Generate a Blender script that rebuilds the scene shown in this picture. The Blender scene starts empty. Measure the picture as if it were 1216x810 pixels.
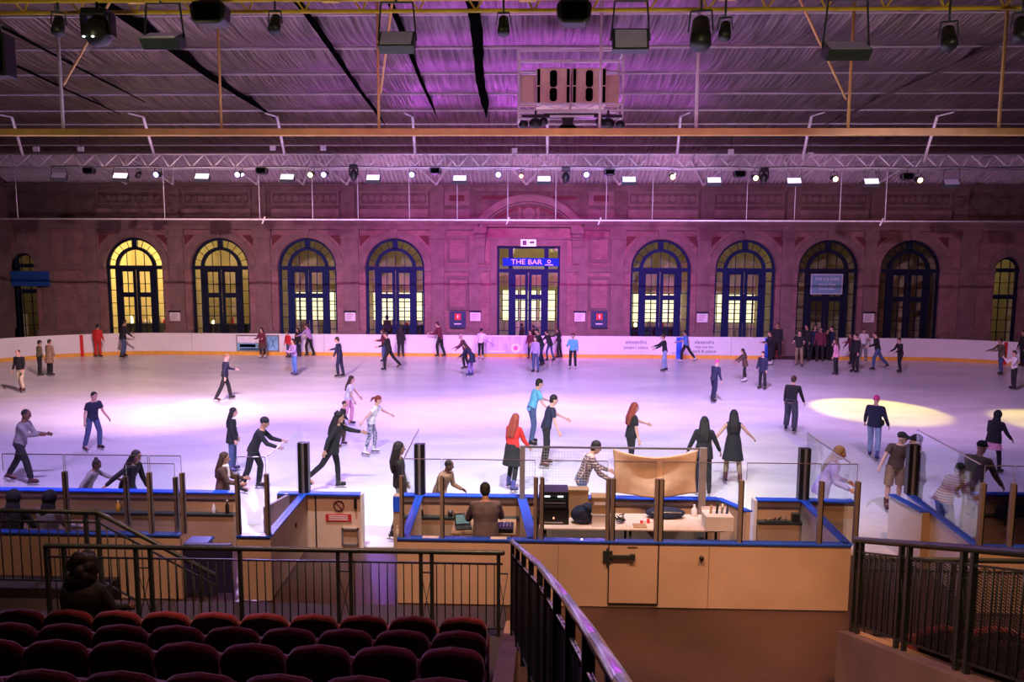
import bpy, math, random
from mathutils import Vector, Matrix
random.seed(7)
S = bpy.context.scene
COL = S.collection
PI = math.pi

# ------------------------------------------------------------------ camera
F = 850.0
HC = 5.0
PITCH = math.atan(88.5 / F)
YAW = math.radians(1.6)
ROLL = math.radians(0.27)
fwd = Vector((-math.sin(YAW) * math.cos(PITCH), math.cos(YAW) * math.cos(PITCH), -math.sin(PITCH)))
right0 = fwd.cross(Vector((0, 0, 1))).normalized()
up0 = right0.cross(fwd).normalized()
right = right0 * math.cos(ROLL) + up0 * math.sin(ROLL)
up = up0 * math.cos(ROLL) - right0 * math.sin(ROLL)
CAM = Vector((0, 0, HC))
cd = bpy.data.cameras.new('camera')
cam = bpy.data.objects.new('camera', cd)
COL.objects.link(cam)
cd.sensor_width = 36
cd.lens = F / 1216 * 36
cd.clip_start = 0.05
cd.clip_end = 300
M = Matrix((right, up, -fwd)).transposed().to_4x4()
M.translation = CAM
cam.matrix_world = M
S.camera = cam

def ray(px, py):
    return fwd + right * ((px - 608) / F) + up * ((405 - py) / F)
def at_z(px, py, z=0.0):
    d = ray(px, py); return CAM + d * ((z - HC) / d.z)
def at_y(px, py, y):
    d = ray(px, py); return CAM + d * (y / d.y)

# ------------------------------------------------------------------ world, exposure
S.view_settings.view_transform = 'Standard'
S.view_settings.look = 'None'
S.view_settings.gamma = 1.0
S.view_settings.use_curve_mapping = False
S.view_settings.exposure = 0.0
w = bpy.data.worlds.new('hall_ambient'); S.world = w; w.use_nodes = True
w.node_tree.nodes['Background'].inputs[0].default_value = (0.30, 0.12, 0.34, 1)
w.node_tree.nodes['Background'].inputs[1].default_value = 0.05

# ------------------------------------------------------------------ lights
def spot(x, y, z, tx, ty, tz, col, power, deg, blend=0.6, r=0.12, name='spot_lamp'):
    l = bpy.data.lights.new(name, 'SPOT'); o = bpy.data.objects.new(name, l); COL.objects.link(o)
    l.energy = power; l.color = col; l.spot_size = math.radians(deg); l.spot_blend = blend; l.shadow_soft_size = r
    o.location = (x, y, z)
    o.rotation_euler = (Vector((tx, ty, tz)) - Vector((x, y, z))).to_track_quat('-Z', 'Y').to_euler()
    return o
def point(x, y, z, col, power, r=0.15, name='point_lamp'):
    l = bpy.data.lights.new(name, 'POINT'); o = bpy.data.objects.new(name, l); COL.objects.link(o)
    l.energy = power; l.color = col; l.shadow_soft_size = r; o.location = (x, y, z)
    return o
LAV = (0.62, 0.42, 1.0); VIO = (0.42, 0.20, 1.0); MAG = (0.86, 0.05, 0.74); PNK = (0.62, 0.40, 1.0)
WRM = (1.0, 0.80, 0.42); ORG = (1.0, 0.50, 0.29); WHT = (1.0, 0.86, 0.80)
# ice washes from the near truss; far-aimed ones are added unseen at the ceiling
for x, tx, ty, c, p, a in [
    (-7.0, -9.5, 16, LAV, 3000, 75), (-3.4, -3.5, 16, (.96, .90, 1.0), 2100, 70), (0.6, 0.6, 16, (.96, .94, 1.0), 2300, 70), (3.6, 3.5, 17, (.96, .88, 1.0), 1700, 70),
    (7.0, 9.0, 21, LAV, 1000, 75), (-4.0, -3.5, 32, PNK, 7200, 58), (4.4, 4, 32, PNK, 7200, 58), (-9, -15, 31, (1.0, .60, .62), 7600, 60), (6.5, 16, 31, (.80, .42, .80), 4200, 58)]:
    far_ = ty > 25
    spot(x, 17.3 if far_ else 10.6, 10.3 if far_ else 8.98, tx, ty, 0, c, p * 1.9, a if not far_ else a + 18, 0.9, 0.06)
for x, tx, p in [(-8, -16, 1300), (-3, -6, 1500), (4.4, 5, 1600), (8, 15, 1700)]:
    spot(x, 17.3, 10.3, tx, 25, 0, (.62, .42, 1.0), p * 1.3, 80, 1.0, 0.06)  # added unseen lamps that fill the middle of the ice
# washes from the far truss back on the ice
for x, tx, c, p in [(-15.5, -14, VIO, 1300), (-12, -10, LAV, 1600), (-8.5, -7, VIO, 1900), (-4.9, -4, VIO, 2100), (-1.4, -1, VIO, 2100), (2.2, 2, VIO, 2100), (5.7, 6, LAV, 900)]:
    spot(x, 30.0, 8.75, tx - 1.5, 17.5, 0, c, p * 2.6, 85, 0.8, 0.05)
# yellow profile spots on the ice
YEL = (1.0, 0.80, 0.10)
spot(12, 30, 8.7, 12.2, 25.4, 0, YEL, 9500, 27, 0.35)
spot(9.2, 30, 8.7, 6.2, 18.4, 0, YEL, 3200, 26, 0.7)
spot(16, 30, 8.7, 17.5, 23.5, 0, YEL, 6000, 24, 0.5)
spot(-13, 30, 8.7, -11.4, 24.0, 0, (1, .9, .5), 2000, 26, 0.5)
spot(2.6, 10, 8.4, 2.2, 24.0, 0, (1, .32, .36), 5000, 12, 0.9)
# magenta wall wash
for x, p in [(-10, 1500), (-4.5, 3000), (0, 3200), (4.5, 2900), (10.5, 900)]:
    spot(x * 0.8, 30.7, 8.75, x, 41, 4.2, MAG, p, 70, 0.9)
for x, p in [(-22, 160), (-16, 260), (16, 240), (23, 240)]:
    spot(x * 0.9, 30.7, 8.75, x, 41, 4.5, (1.0, 0.26, 0.14), p, 80, 0.9)  # warm dim fill, added for the outer ends of the wall
# uplight on the foil ceiling
for x, tx, p in [(-4.5, -4.0, 800), (-1, -0.8, 950), (2.5, 2.2, 950), (6, 5, 450), (-9, -7.5, 220)]:
    spot(x, 31.5, 7.6, tx, 19, 10.8, (0.66, 0.10, 1.0), p * .36, 74, 0.9, 0.35)
for x, p in [(-6, 200), (-2, 420), (2.5, 420), (6, 160)]:
    spot(x, 9.6, 6.9, x * .8, 22, 10.8, (0.9, 0.22, 0.8), p * .9, 80, 0.9, 0.3)
# added unseen spots that brighten the far truss and the eaves
for x in (-14, -7, 0, 7, 14):
    spot(x, 26.5, 7.0, x, 30, 9.4, (1.0, 0.55, 0.80), 130 if abs(x) > 10 else 220, 120, 0.9, 0.2)
    spot(x, 35.5, 8.3, x, 40.5, 10.3, (0.95, 0.40, 0.85), 130 if abs(x) > 10 else 360, 95, 0.9, 0.2)
# warm house light over the stand and the boxes
spot(-3.6, 7.2, 8.0, -3.2, 10.3, 0.4, ORG, 1450, 58, 0.6, 0.25)
spot(0.6, 7.2, 8.0, 0.6, 10.3, 0.4, ORG, 1900, 58, 0.6, 0.25)
spot(4.6, 7.2, 8.0, 4.4, 10.3, 0.4, (1.0, .45, .20), 1900, 58, 0.6, 0.25)
spot(-8.5, 7.2, 8.0, -7.6, 10.3, 0.4, ORG, 560, 58, 0.6, 0.25)
# dim pink light on the stand; added unseen spots brighten parapet, truss and beam
spot(-2.5, 9.4, 8.2, -2.6, 5.2, 1.5, (1.0, .26, .36), 70, 70, 0.8, 0.3)
spot(-0.8, 4.0, 7.5, 3.6, 6.2, .9, (1.0, .50, .26), 800, 60, 0.8, 0.3)
for x in (-6, -2, 2, 6):
    spot(x, 7.5, 6.6, x, 10.2, 8.6, (1.0, .80, .42), 80, 130, 0.9, 0.2)
for i, x in enumerate((-11, -8, -5, -2, 1, 4, 7, 10)):
    spot(x, 14.6, 7.0, x, 16.0, 7.95, (1.0, .78, .22) if i % 2 == 0 else (1.0, .62, .85), 11.0, 110, 0.9, 0.1)
spot(.9, 5.5, 6.5, .1, 4.5, 3.0, (.62, .35, 1.0), 60, 70, .9, .1)

# ------------------------------------------------------------------ materials
MATS = {}
def mat(name, col, rough=0.6, metal=0.0, noise=None, bump=None, spec=0.5, emit=None, sheen=0.0):
    """noise=(scale, amount) or (scale, amount, (sx,sy,sz)); bump=(scale,strength,(sx,sy,sz))"""
    if name in MATS: return MATS[name]
    m = bpy.data.materials.new(name); m.use_nodes = True; MATS[name] = m
    nt = m.node_tree; b = nt.nodes['Principled BSDF']
    b.inputs['Base Color'].default_value = (*col, 1)
    b.inputs['Roughness'].default_value = rough
    b.inputs['Metallic'].default_value = metal
    b.inputs['Specular IOR Level'].default_value = spec
    if sheen: b.inputs['Sheen Weight'].default_value = sheen
    tc = None
    def coords(sc):
        nonlocal tc
        if tc is None: tc = nt.nodes.new('ShaderNodeTexCoord')
        mp = nt.nodes.new('ShaderNodeMapping'); mp.inputs['Scale'].default_value = sc
        nt.links.new(tc.outputs['Object'], mp.inputs[0]); return mp.outputs[0]
    if noise is None: noise = (3.0, 0.12)
    sc = noise[2] if len(noise) > 2 else (1, 1, 1)
    n = nt.nodes.new('ShaderNodeTexNoise'); n.inputs['Scale'].default_value = noise[0]; n.inputs['Detail'].default_value = 5
    nt.links.new(coords(sc), n.inputs['Vector'])
    r = nt.nodes.new('ShaderNodeValToRGB')
    a = noise[1]
    r.color_ramp.elements[0].position = .3; r.color_ramp.elements[1].position = .7
    r.color_ramp.elements[0].color = (*[c * (1 - a) for c in col], 1)
    r.color_ramp.elements[1].color = (*[min(1, c * (1 + a)) for c in col], 1)
    nt.links.new(n.outputs['Fac'], r.inputs[0]); nt.links.new(r.outputs[0], b.inputs['Base Color'])
    if bump:
        n2 = nt.nodes.new('ShaderNodeTexNoise'); n2.inputs['Scale'].default_value = bump[0]; n2.inputs['Detail'].default_value = 4
        nt.links.new(coords(bump[2] if len(bump) > 2 else (1, 1, 1)), n2.inputs['Vector'])
        bp = nt.nodes.new('ShaderNodeBump'); bp.inputs['Strength'].default_value = bump[1]; bp.inputs['Distance'].default_value = 0.02
        nt.links.new(n2.outputs['Fac'], bp.inputs['Height']); nt.links.new(bp.outputs[0], b.inputs['Normal'])
    if emit:
        b.inputs['Emission Color'].default_value = (*emit[0], 1); b.inputs['Emission Strength'].default_value = emit[1]
    return m

def glass_mat():
    if 'clear_glass' in MATS: return MATS['clear_glass']
    m = bpy.data.materials.new('clear_glass'); m.use_nodes = True; MATS['clear_glass'] = m
    nt = m.node_tree; nt.nodes.remove(nt.nodes['Principled BSDF']); out = nt.nodes['Material Output']
    t = nt.nodes.new('ShaderNodeBsdfTransparent'); t.inputs[0].default_value = (.93, .95, .96, 1)
    g = nt.nodes.new('ShaderNodeBsdfGlossy'); g.inputs['Roughness'].default_value = 0.03; g.inputs['Color'].default_value = (1, 1, 1, 1)
    lw = nt.nodes.new('ShaderNodeLayerWeight'); lw.inputs[0].default_value = 0.25
    mth = nt.nodes.new('ShaderNodeMath'); mth.operation = 'MULTIPLY'; mth.inputs[1].default_value = 0.22
    mx = nt.nodes.new('ShaderNodeMixShader')
    nt.links.new(lw.outputs['Fresnel'], mth.inputs[0]); nt.links.new(mth.outputs[0], mx.inputs[0])
    nt.links.new(t.outputs[0], mx.inputs[1]); nt.links.new(g.outputs[0], mx.inputs[2]); nt.links.new(mx.outputs[0], out.inputs[0])
    return m
GLASS = glass_mat()

def ice_mat():
    m = bpy.data.materials.new('ice'); m.use_nodes = True; nt = m.node_tree; b = nt.nodes['Principled BSDF']
    tc = nt.nodes.new('ShaderNodeTexCoord')
    n = nt.nodes.new('ShaderNodeTexNoise'); n.inputs['Scale'].default_value = 0.35; n.inputs['Detail'].default_value = 8; n.inputs['Distortion'].default_value = 1.2
    mp = nt.nodes.new('ShaderNodeMapping'); mp.inputs['Scale'].default_value = (.6, 1.3, 1); mp.inputs['Rotation'].default_value = (0, 0, .25)
    nt.links.new(tc.outputs['Object'], mp.inputs[0]); nt.links.new(mp.outputs[0], n.inputs['Vector'])
    r = nt.nodes.new('ShaderNodeValToRGB'); r.color_ramp.elements[0].position = .32; r.color_ramp.elements[1].position = .68
    r.color_ramp.elements[0].color = (.66, .66, .70, 1); r.color_ramp.elements[1].color = (.86, .86, .88, 1)
    nt.links.new(n.outputs['Fac'], r.inputs[0])
    # skate scratches
    n3 = nt.nodes.new('ShaderNodeTexNoise'); n3.inputs['Scale'].default_value = 3.0; n3.inputs['Detail'].default_value = 6; n3.inputs['Distortion'].default_value = 3
    mp3 = nt.nodes.new('ShaderNodeMapping'); mp3.inputs['Scale'].default_value = (.35, 3.0, 1)
    nt.links.new(tc.outputs['Object'], mp3.inputs[0]); nt.links.new(mp3.outputs[0], n3.inputs['Vector'])
    r3 = nt.nodes.new('ShaderNodeValToRGB'); r3.color_ramp.elements[0].position = .45; r3.color_ramp.elements[1].position = .6
    r3.color_ramp.elements[0].color = (.9, .9, .9, 1); r3.color_ramp.elements[1].color = (1, 1, 1, 1)
    mx = nt.nodes.new('ShaderNodeMix'); mx.data_type = 'RGBA'; mx.blend_type = 'MULTIPLY'; mx.inputs[0].default_value = 1
    nt.links.new(n3.outputs['Fac'], r3.inputs[0]); nt.links.new(r.outputs[0], mx.inputs[6]); nt.links.new(r3.outputs[0], mx.inputs[7])
    nt.links.new(mx.outputs[2], b.inputs['Base Color'])
    b.inputs['Roughness'].default_value = .28; b.inputs['Specular IOR Level'].default_value = .35
    bp = nt.nodes.new('ShaderNodeBump'); bp.inputs['Strength'].default_value = .25; bp.inputs['Distance'].default_value = .02
    nt.links.new(n3.outputs['Fac'], bp.inputs['Height']); nt.links.new(bp.outputs[0], b.inputs['Normal'])
    return m
def foil_mat():
    m = bpy.data.materials.new('foil_insulation'); m.use_nodes = True; nt = m.node_tree; b = nt.nodes['Principled BSDF']
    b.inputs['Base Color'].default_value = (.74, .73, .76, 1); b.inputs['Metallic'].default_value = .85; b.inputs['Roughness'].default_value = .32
    tc = nt.nodes.new('ShaderNodeTexCoord')
    def nz(scale, sc, det=6, dist=.6, rot=0):
        n = nt.nodes.new('ShaderNodeTexNoise'); n.inputs['Scale'].default_value = scale; n.inputs['Detail'].default_value = det; n.inputs['Distortion'].default_value = dist
        mp = nt.nodes.new('ShaderNodeMapping'); mp.inputs['Scale'].default_value = sc; mp.inputs['Rotation'].default_value = (0, 0, rot)
        nt.links.new(tc.outputs['Object'], mp.inputs[0]); nt.links.new(mp.outputs[0], n.inputs['Vector']); return n
    a = nz(2.0, (5.0, .22, 1), 5, .12, .03); c = nz(.5, (1.6, .8, 1), 3, .2)
    ad = nt.nodes.new('ShaderNodeMath'); ad.operation = 'MULTIPLY_ADD'; ad.inputs[1].default_value = .55
    nt.links.new(a.outputs['Fac'], ad.inputs[0]); nt.links.new(c.outputs['Fac'], ad.inputs[2])
    bp = nt.nodes.new('ShaderNodeBump'); bp.inputs['Strength'].default_value = .8; bp.inputs['Distance'].default_value = .12
    nt.links.new(ad.outputs[0], bp.inputs['Height']); nt.links.new(bp.outputs[0], b.inputs['Normal'])
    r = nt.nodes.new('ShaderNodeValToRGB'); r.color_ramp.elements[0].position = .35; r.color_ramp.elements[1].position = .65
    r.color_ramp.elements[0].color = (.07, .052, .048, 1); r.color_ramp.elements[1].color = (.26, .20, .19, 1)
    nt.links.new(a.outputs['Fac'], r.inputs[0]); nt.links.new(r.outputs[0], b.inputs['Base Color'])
    return m
def brick_mat(name, c1, c2, mortar, scale=1.0):
    m = bpy.data.materials.new(name); m.use_nodes = True; nt = m.node_tree; b = nt.nodes['Principled BSDF']
    tc = nt.nodes.new('ShaderNodeTexCoord'); mp = nt.nodes.new('ShaderNodeMapping'); mp.inputs['Rotation'].default_value = (PI / 2, 0, 0)
    nt.links.new(tc.outputs['Object'], mp.inputs[0])
    br = nt.nodes.new('ShaderNodeTexBrick'); br.inputs['Color1'].default_value = (*c1, 1); br.inputs['Color2'].default_value = (*c2, 1); br.inputs['Mortar'].default_value = (*mortar, 1)
    br.inputs['Scale'].default_value = scale; br.inputs['Brick Width'].default_value = .24; br.inputs['Row Height'].default_value = .085; br.inputs['Mortar Size'].default_value = .010
    nt.links.new(mp.outputs[0], br.inputs['Vector'])
    n = nt.nodes.new('ShaderNodeTexNoise'); n.inputs['Scale'].default_value = 1.3; n.inputs['Detail'].default_value = 6
    nt.links.new(tc.outputs['Object'], n.inputs['Vector'])
    r = nt.nodes.new('ShaderNodeValToRGB'); r.color_ramp.elements[0].position = .3; r.color_ramp.elements[1].position = .7
    r.color_ramp.elements[0].color = (.62, .62, .62, 1); r.color_ramp.elements[1].color = (1, 1, 1, 1); nt.links.new(n.outputs['Fac'], r.inputs[0])
    mx = nt.nodes.new('ShaderNodeMix'); mx.data_type = 'RGBA'; mx.blend_type = 'MULTIPLY'; mx.inputs[0].default_value = 1
    nt.links.new(br.outputs[0], mx.inputs[6]); nt.links.new(r.outputs[0], mx.inputs[7]); nt.links.new(mx.outputs[2], b.inputs['Base Color'])
    b.inputs['Roughness'].default_value = .85
    MATS[name] = m
    return m
def perf_mat():
    m = bpy.data.materials.new('perforated_metal'); m.use_nodes = True; nt = m.node_tree; b = nt.nodes['Principled BSDF']
    b.inputs['Base Color'].default_value = (.02, .03, .03, 1); b.inputs['Roughness'].default_value = .5
    tc = nt.nodes.new('ShaderNodeTexCoord'); v = nt.nodes.new('ShaderNodeTexVoronoi'); v.inputs['Scale'].default_value = 38; v.inputs['Randomness'].default_value = 0
    nt.links.new(tc.outputs['Object'], v.inputs['Vector'])
    g = nt.nodes.new('ShaderNodeMath'); g.operation = 'GREATER_THAN'; g.inputs[1].default_value = .46
    nt.links.new(v.outputs['Distance'], g.inputs[0]); nt.links.new(g.outputs[0], b.inputs['Alpha'])
    return m

ICE = ice_mat(); FOIL = foil_mat(); PERF = perf_mat()
BRICK = brick_mat('pink_brick', (.34, .165, .165), (.25, .115, .115), (.34, .22, .22))
STONE = mat('pale_stone', (.20, .125, .12), .85, noise=(1.6, .22), bump=(9, .3))
STONED = mat('dark_stone', (.16, .10, .095), .85, noise=(1.6, .25), bump=(9, .3))
REDST = mat('red_terracotta', (.12, .025, .03), .8, noise=(3, .2))
BLUEF = mat('blue_joinery', (.006, .016, .075), .7, spec=.2)
DBLUE = mat('dark_joinery', (.006, .010, .03), .7, spec=.2)
WBOARD = mat('white_board', (.80, .80, .80), .35, noise=(1.0, .04))
CREAM = mat('cream_board', (.70, .53, .42), .5, noise=(1.2, .10))
BLUET = mat('blue_cap_rail', (.02, .10, .75), .35)
YKICK = mat('yellow_kick_plate', (.85, .45, .06), .5)
REDL = mat('red_line', (.7, .03, .03), .5)
BLUEL = mat('blue_line', (.03, .12, .75), .5)
STEELD = mat('dark_painted_steel', (.045, .062, .062), .4, metal=.3)
STEEL = mat('bare_steel', (.45, .43, .42), .35, metal=.8)
HANDR = mat('handrail_varnish', (.30, .26, .27), .22, metal=.6)
CHROME = mat('polished_rail', (.55, .52, .56), .22, metal=.9)
POSTM = mat('bronze_post', (.27, .23, .22), .5, metal=.1)
BLACK = mat('black_plastic', (.012, .012, .014), .4)
DRKB = mat('matt_black', (.002, .002, .002), 1.0, spec=.0)
YELP = mat('yellow_truss_paint', (.80, .56, .05), .5)
YELB = mat('yellow_beam_paint', (.80, .52, .15), .5)
WHP = mat('white_pipe_paint', (.75, .70, .70), .45)
ALU = mat('aluminium_truss', (.72, .70, .70), .45, metal=.1)
CORR = mat('corrugated_sheet', (.58, .50, .52), .6)
FLOORM = mat('dark_rubber_floor', (.060, .034, .034), .38, noise=(.8, .35), bump=(14, .25))
CONC = mat('tan_concrete', (.38, .26, .17), .8, noise=(1.4, .18), bump=(20, .2))
TERR = mat('terrace_floor', (.035, .028, .035), .75)
SEATR = mat('red_seat_plush', (.26, .006, .012), .75, noise=(30, .2), sheen=.6)
SEATD = mat('dark_seat_shell', (.07, .003, .007), .8, noise=(30, .2))
PAPER = mat('white_paper', (.80, .76, .78), .6)
CURT = mat('tan_cloth', (.62, .44, .30), .9, noise=(5, .15), bump=(6, .4))
CARD = mat('cardboard', (.38, .24, .13), .8)
TABLET = mat('table_laminate', (.68, .56, .50), .45)
LEDB = mat('lit_blue_lens', (.5, .4, 1), .3, emit=((.40, .36, 1.0), 5))
LEDY = mat('lit_yellow_lens', (1, .8, .4), .3, emit=((1, .78, .32), 7))
LEDR = mat('lit_red_lens', (1, .4, .3), .3, emit=((1, .35, .2), 3))
LEDW = mat('lit_white_panel', (1, .9, 1), .3, emit=((.95, .80, 1), 1.0))
DIMW = mat('dim_flood_glass', (.35, .33, .40), .2, emit=((.6, .4, .8), .05))

# ------------------------------------------------------------------ mesh builder
def frame_to(d):
    d = d.normalized()
    a = Vector((0, 0, 1)) if abs(d.z) < .95 else Vector((1, 0, 0))
    u = d.cross(a).normalized(); v = u.cross(d).normalized()
    return u, v
class MB:
    def __init__(s): s.v = []; s.f = []; s.m = []; s.sm = []
    def add(s, vs, fs, m=0, smooth=False):
        o = len(s.v); s.v += [Vector(x) for x in vs]
        for f in fs: s.f.append([i + o for i in f]); s.m.append(m); s.sm.append(smooth)
        return s
    def box(s, x0, x1, y0, y1, z0, z1, m=0):
        if x0 > x1: x0, x1 = x1, x0
        if y0 > y1: y0, y1 = y1, y0
        if z0 > z1: z0, z1 = z1, z0
        return s.add([(x0, y0, z0), (x1, y0, z0), (x1, y1, z0), (x0, y1, z0), (x0, y0, z1), (x1, y0, z1), (x1, y1, z1), (x0, y1, z1)],
              [(0, 3, 2, 1), (4, 5, 6, 7), (0, 1, 5, 4), (1, 2, 6, 5), (2, 3, 7, 6), (3, 0, 4, 7)], m)
    def hexa(s, b, t, m=0):
        """b, t: four points each, counter-clockwise seen from above"""
        return s.add(list(b) + list(t), [(0, 3, 2, 1), (4, 5, 6, 7), (0, 1, 5, 4), (1, 2, 6, 5), (2, 3, 7, 6), (3, 0, 4, 7)], m)
    def bar(s, p0, p1, w, h, m=0):
        p0 = Vector(p0); p1 = Vector(p1); u, v = frame_to(p1 - p0); u = u * w / 2; v = v * h / 2
        vs = [p0 - u - v, p0 + u - v, p0 + u + v, p0 - u + v, p1 - u - v, p1 + u - v, p1 + u + v, p1 - u + v]
        return s.add(vs, [(0, 1, 2, 3), (7, 6, 5, 4), (0, 4, 5, 1), (1, 5, 6, 2), (2, 6, 7, 3), (3, 7, 4, 0)], m)
    def tube(s, p0, p1, r0, r1=None, n=10, m=0, round_=False):
        p0 = Vector(p0); p1 = Vector(p1); r1 = r0 if r1 is None else r1
        d = p1 - p0
        if d.length < 1e-6: d = Vector((0, 0, 1e-4))
        u, v = frame_to(d); dn = d.normalized(); rings = []
        if round_: rings += [(p0 - dn * r0 * .95, r0 * .3), (p0 - dn * r0 * .6, r0 * .8)]
        rings += [(p0, r0), (p1, r1)]
        if round_: rings += [(p1 + dn * r1 * .6, r1 * .8), (p1 + dn * r1 * .95, r1 * .3)]
        return s.rings([(c, u * r, v * r) for c, r in rings], n, m)
    def rings(s, rs, n=12, m=0, caps=True):
        vs = []; fs = []
        for c, u, v in rs:
            for i in range(n):
                a = 2 * PI * i / n; vs.append(Vector(c) + Vector(u) * math.cos(a) + Vector(v) * math.sin(a))
        for k in range(len(rs) - 1):
            for i in range(n):
                j = (i + 1) % n; fs.append((k * n + i, k * n + j, (k + 1) * n + j, (k + 1) * n + i))
        if caps:
            fs.append(tuple(range(n))[::-1]); fs.append(tuple((len(rs) - 1) * n + i for i in range(n)))
        # orient: u x v against direction
        return s.add(vs, fs, m, True)
    def ell(s, c, rx, ry, rz, R=None, n=12, k=8, m=0):
        c = Vector(c); R = R or Matrix.Identity(3); rs = []
        for i in range(k + 1):
            t = -PI / 2 + PI * (i + .0) / k; t = max(-PI / 2 + .12, min(PI / 2 - .12, t))
            rs.append((c + R @ Vector((0, 0, rz * math.sin(t) / math.sin(PI / 2 - .12))), R @ Vector((rx * math.cos(t), 0, 0)), R @ Vector((0, ry * math.cos(t), 0))))
        return s.rings(rs, n, m)
    def lathe(s, c, prof, n=14, m=0):
        c = Vector(c); return s.rings([(c + Vector((0, 0, z)), Vector((r, 0, 0)), Vector((0, r, 0))) for r, z in prof], n, m)
    def prism(s, pts, y0, y1, m=0):
        """2D outline (x,z) extruded along y"""
        n = len(pts); vs = [(x, y0, z) for x, z in pts] + [(x, y1, z) for x, z in pts]
        fs = [tuple(range(n)), tuple(range(2 * n - 1, n - 1, -1))] + [(i, i + n, (i + 1) % n + n, (i + 1) % n) for i in range(n)]
        return s.add(vs, fs, m)
    def arcband(s, cx, cz, r0, r1, a0, a1, y0, y1, n=16, m=0):
        for i in range(n):
            a = a0 + (a1 - a0) * i / n; b = a0 + (a1 - a0) * (i + 1) / n
            P = lambda r, t: (cx + r * math.cos(t), cz + r * math.sin(t))
            q = [P(r0, a), P(r1, a), P(r1, b), P(r0, b)]
            s.prism(q, y0, y1, m)
        return s
    def build(s, name, mats, parent=None, origin=None, bevel=0, **props):
        if not isinstance(mats, (list, tuple)): mats = [mats]
        if parent is None and origin is None:
            xs = [v.x for v in s.v]; ys = [v.y for v in s.v]; zs = [v.z for v in s.v]
            origin = Vector(((min(xs) + max(xs)) / 2, (min(ys) + max(ys)) / 2, min(zs)))
        elif origin is None: origin = Vector((0, 0, 0))
        origin = Vector(origin)
        me = bpy.data.meshes.new(name); me.from_pydata([v - origin for v in s.v], [], s.f)
        for x in mats: me.materials.append(x)
        me.polygons.foreach_set('material_index', s.m); me.polygons.foreach_set('use_smooth', s.sm)
        me.update()
        o = bpy.data.objects.new(name, me); COL.objects.link(o)
        if parent is None: o.location = origin
        else: o.parent = parent
        if bevel:
            b = o.modifiers.new('bevel', 'BEVEL'); b.width = bevel; b.segments = 2; b.limit_method = 'ANGLE'
        for k, v in props.items(): o[k] = v
        return o
def tag(o, label, cat, group=None):
    o['label'] = label; o['category'] = cat
    if group: o['group'] = group
    return o
def struct(o, label=None):
    o['kind'] = 'structure'
    if label: o['label'] = label
    return o
def thing(name, label, cat, loc=(0, 0, 0), rz=0, group=None):
    o = bpy.data.objects.new(name, None); COL.objects.link(o); o.empty_display_size = .2
    o.location = loc; o.rotation_euler = (0, 0, rz)
    return tag(o, label, cat, group)
def tree_copy(o, parent=None):
    c = o.copy(); COL.objects.link(c)
    if parent: c.parent = parent
    for ch in list(o.children): tree_copy(ch, c)
    return c
FONT_OBJS = []
def text(s, size, loc, m, parent=None, name='lettering', rx=PI / 2, extrude=.004, align='CENTER', xs=1.0):
    cu = bpy.data.curves.new(name, 'FONT'); cu.body = s; cu.size = size; cu.extrude = extrude; cu.align_x = align; cu.align_y = 'CENTER'
    cu.resolution_u = 3; cu.materials.append(m)
    o = bpy.data.objects.new(name, cu); COL.objects.link(o); o.location = loc; o.rotation_euler = (rx, 0, 0); o.scale = (xs, 1, 1)
    if parent: o.parent = parent
    FONT_OBJS.append(o); return o
ORD = ['first', 'second', 'third', 'fourth', 'fifth', 'sixth', 'seventh', 'eighth', 'ninth', 'tenth', 'eleventh', 'twelfth', 'thirteenth', 'fourteenth', 'fifteenth', 'sixteenth']

# ================================================================== STRUCTURE
YW = 41.0          # face of the far wall
def zpx(py, y=YW, px=608): return at_y(px, py, y).z
def xw(px): return at_y(px, 340, YW).x

m = MB(); m.box(-34, 34, -6, 44, -.35, -.02); struct(m.build('floor', FLOORM, origin=(0, 0, -.35)), 'dark rubber flooring round the rink')
# ice sheet with rounded ends
def rrect(x0, x1, y0, y1, r, n=12):
    pts = []
    for cx, cy, a0 in [(x1 - r, y0 + r, -PI / 2), (x1 - r, y1 - r, 0), (x0 + r, y1 - r, PI / 2), (x0 + r, y0 + r, PI)]:
        for i in range(n + 1):
            a = a0 + PI / 2 * i / n; pts.append((cx + r * math.cos(a), cy + r * math.sin(a)))
    return pts
RX0, RX1, RY0, RY1, RR = -28.6, 28.6, 12.28, 39.3, 8.3
pts = rrect(RX0, RX1, RY0, RY1, RR)
m = MB(); n = len(pts); m.add([(x, y, 0) for x, y in pts] + [(x, y, -.019) for x, y in pts], [tuple(range(n)), tuple(range(2 * n - 1, n - 1, -1))] + [(i, i + n, (i + 1) % n + n, (i + 1) % n) for i in range(n)])
tag(m.build('ice_sheet', ICE, origin=(0, 0, 0)), 'large skated white ice sheet lit purple and pink', 'ice')['kind'] = 'stuff'

# side walls and corner returns
m = MB(); m.box(-30.9, -30.2, -6, YW + .6, 0, 11.4); struct(m.build('wall_left', STONED))
m = MB(); m.box(30.2, 30.9, -6, YW + .6, 0, 11.4); struct(m.build('wall_right', STONED))
m = MB(); m.box(-30.9, 30.9, -6.4, -6, 0, 11.4); struct(m.build('wall_near', STONED))

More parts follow.
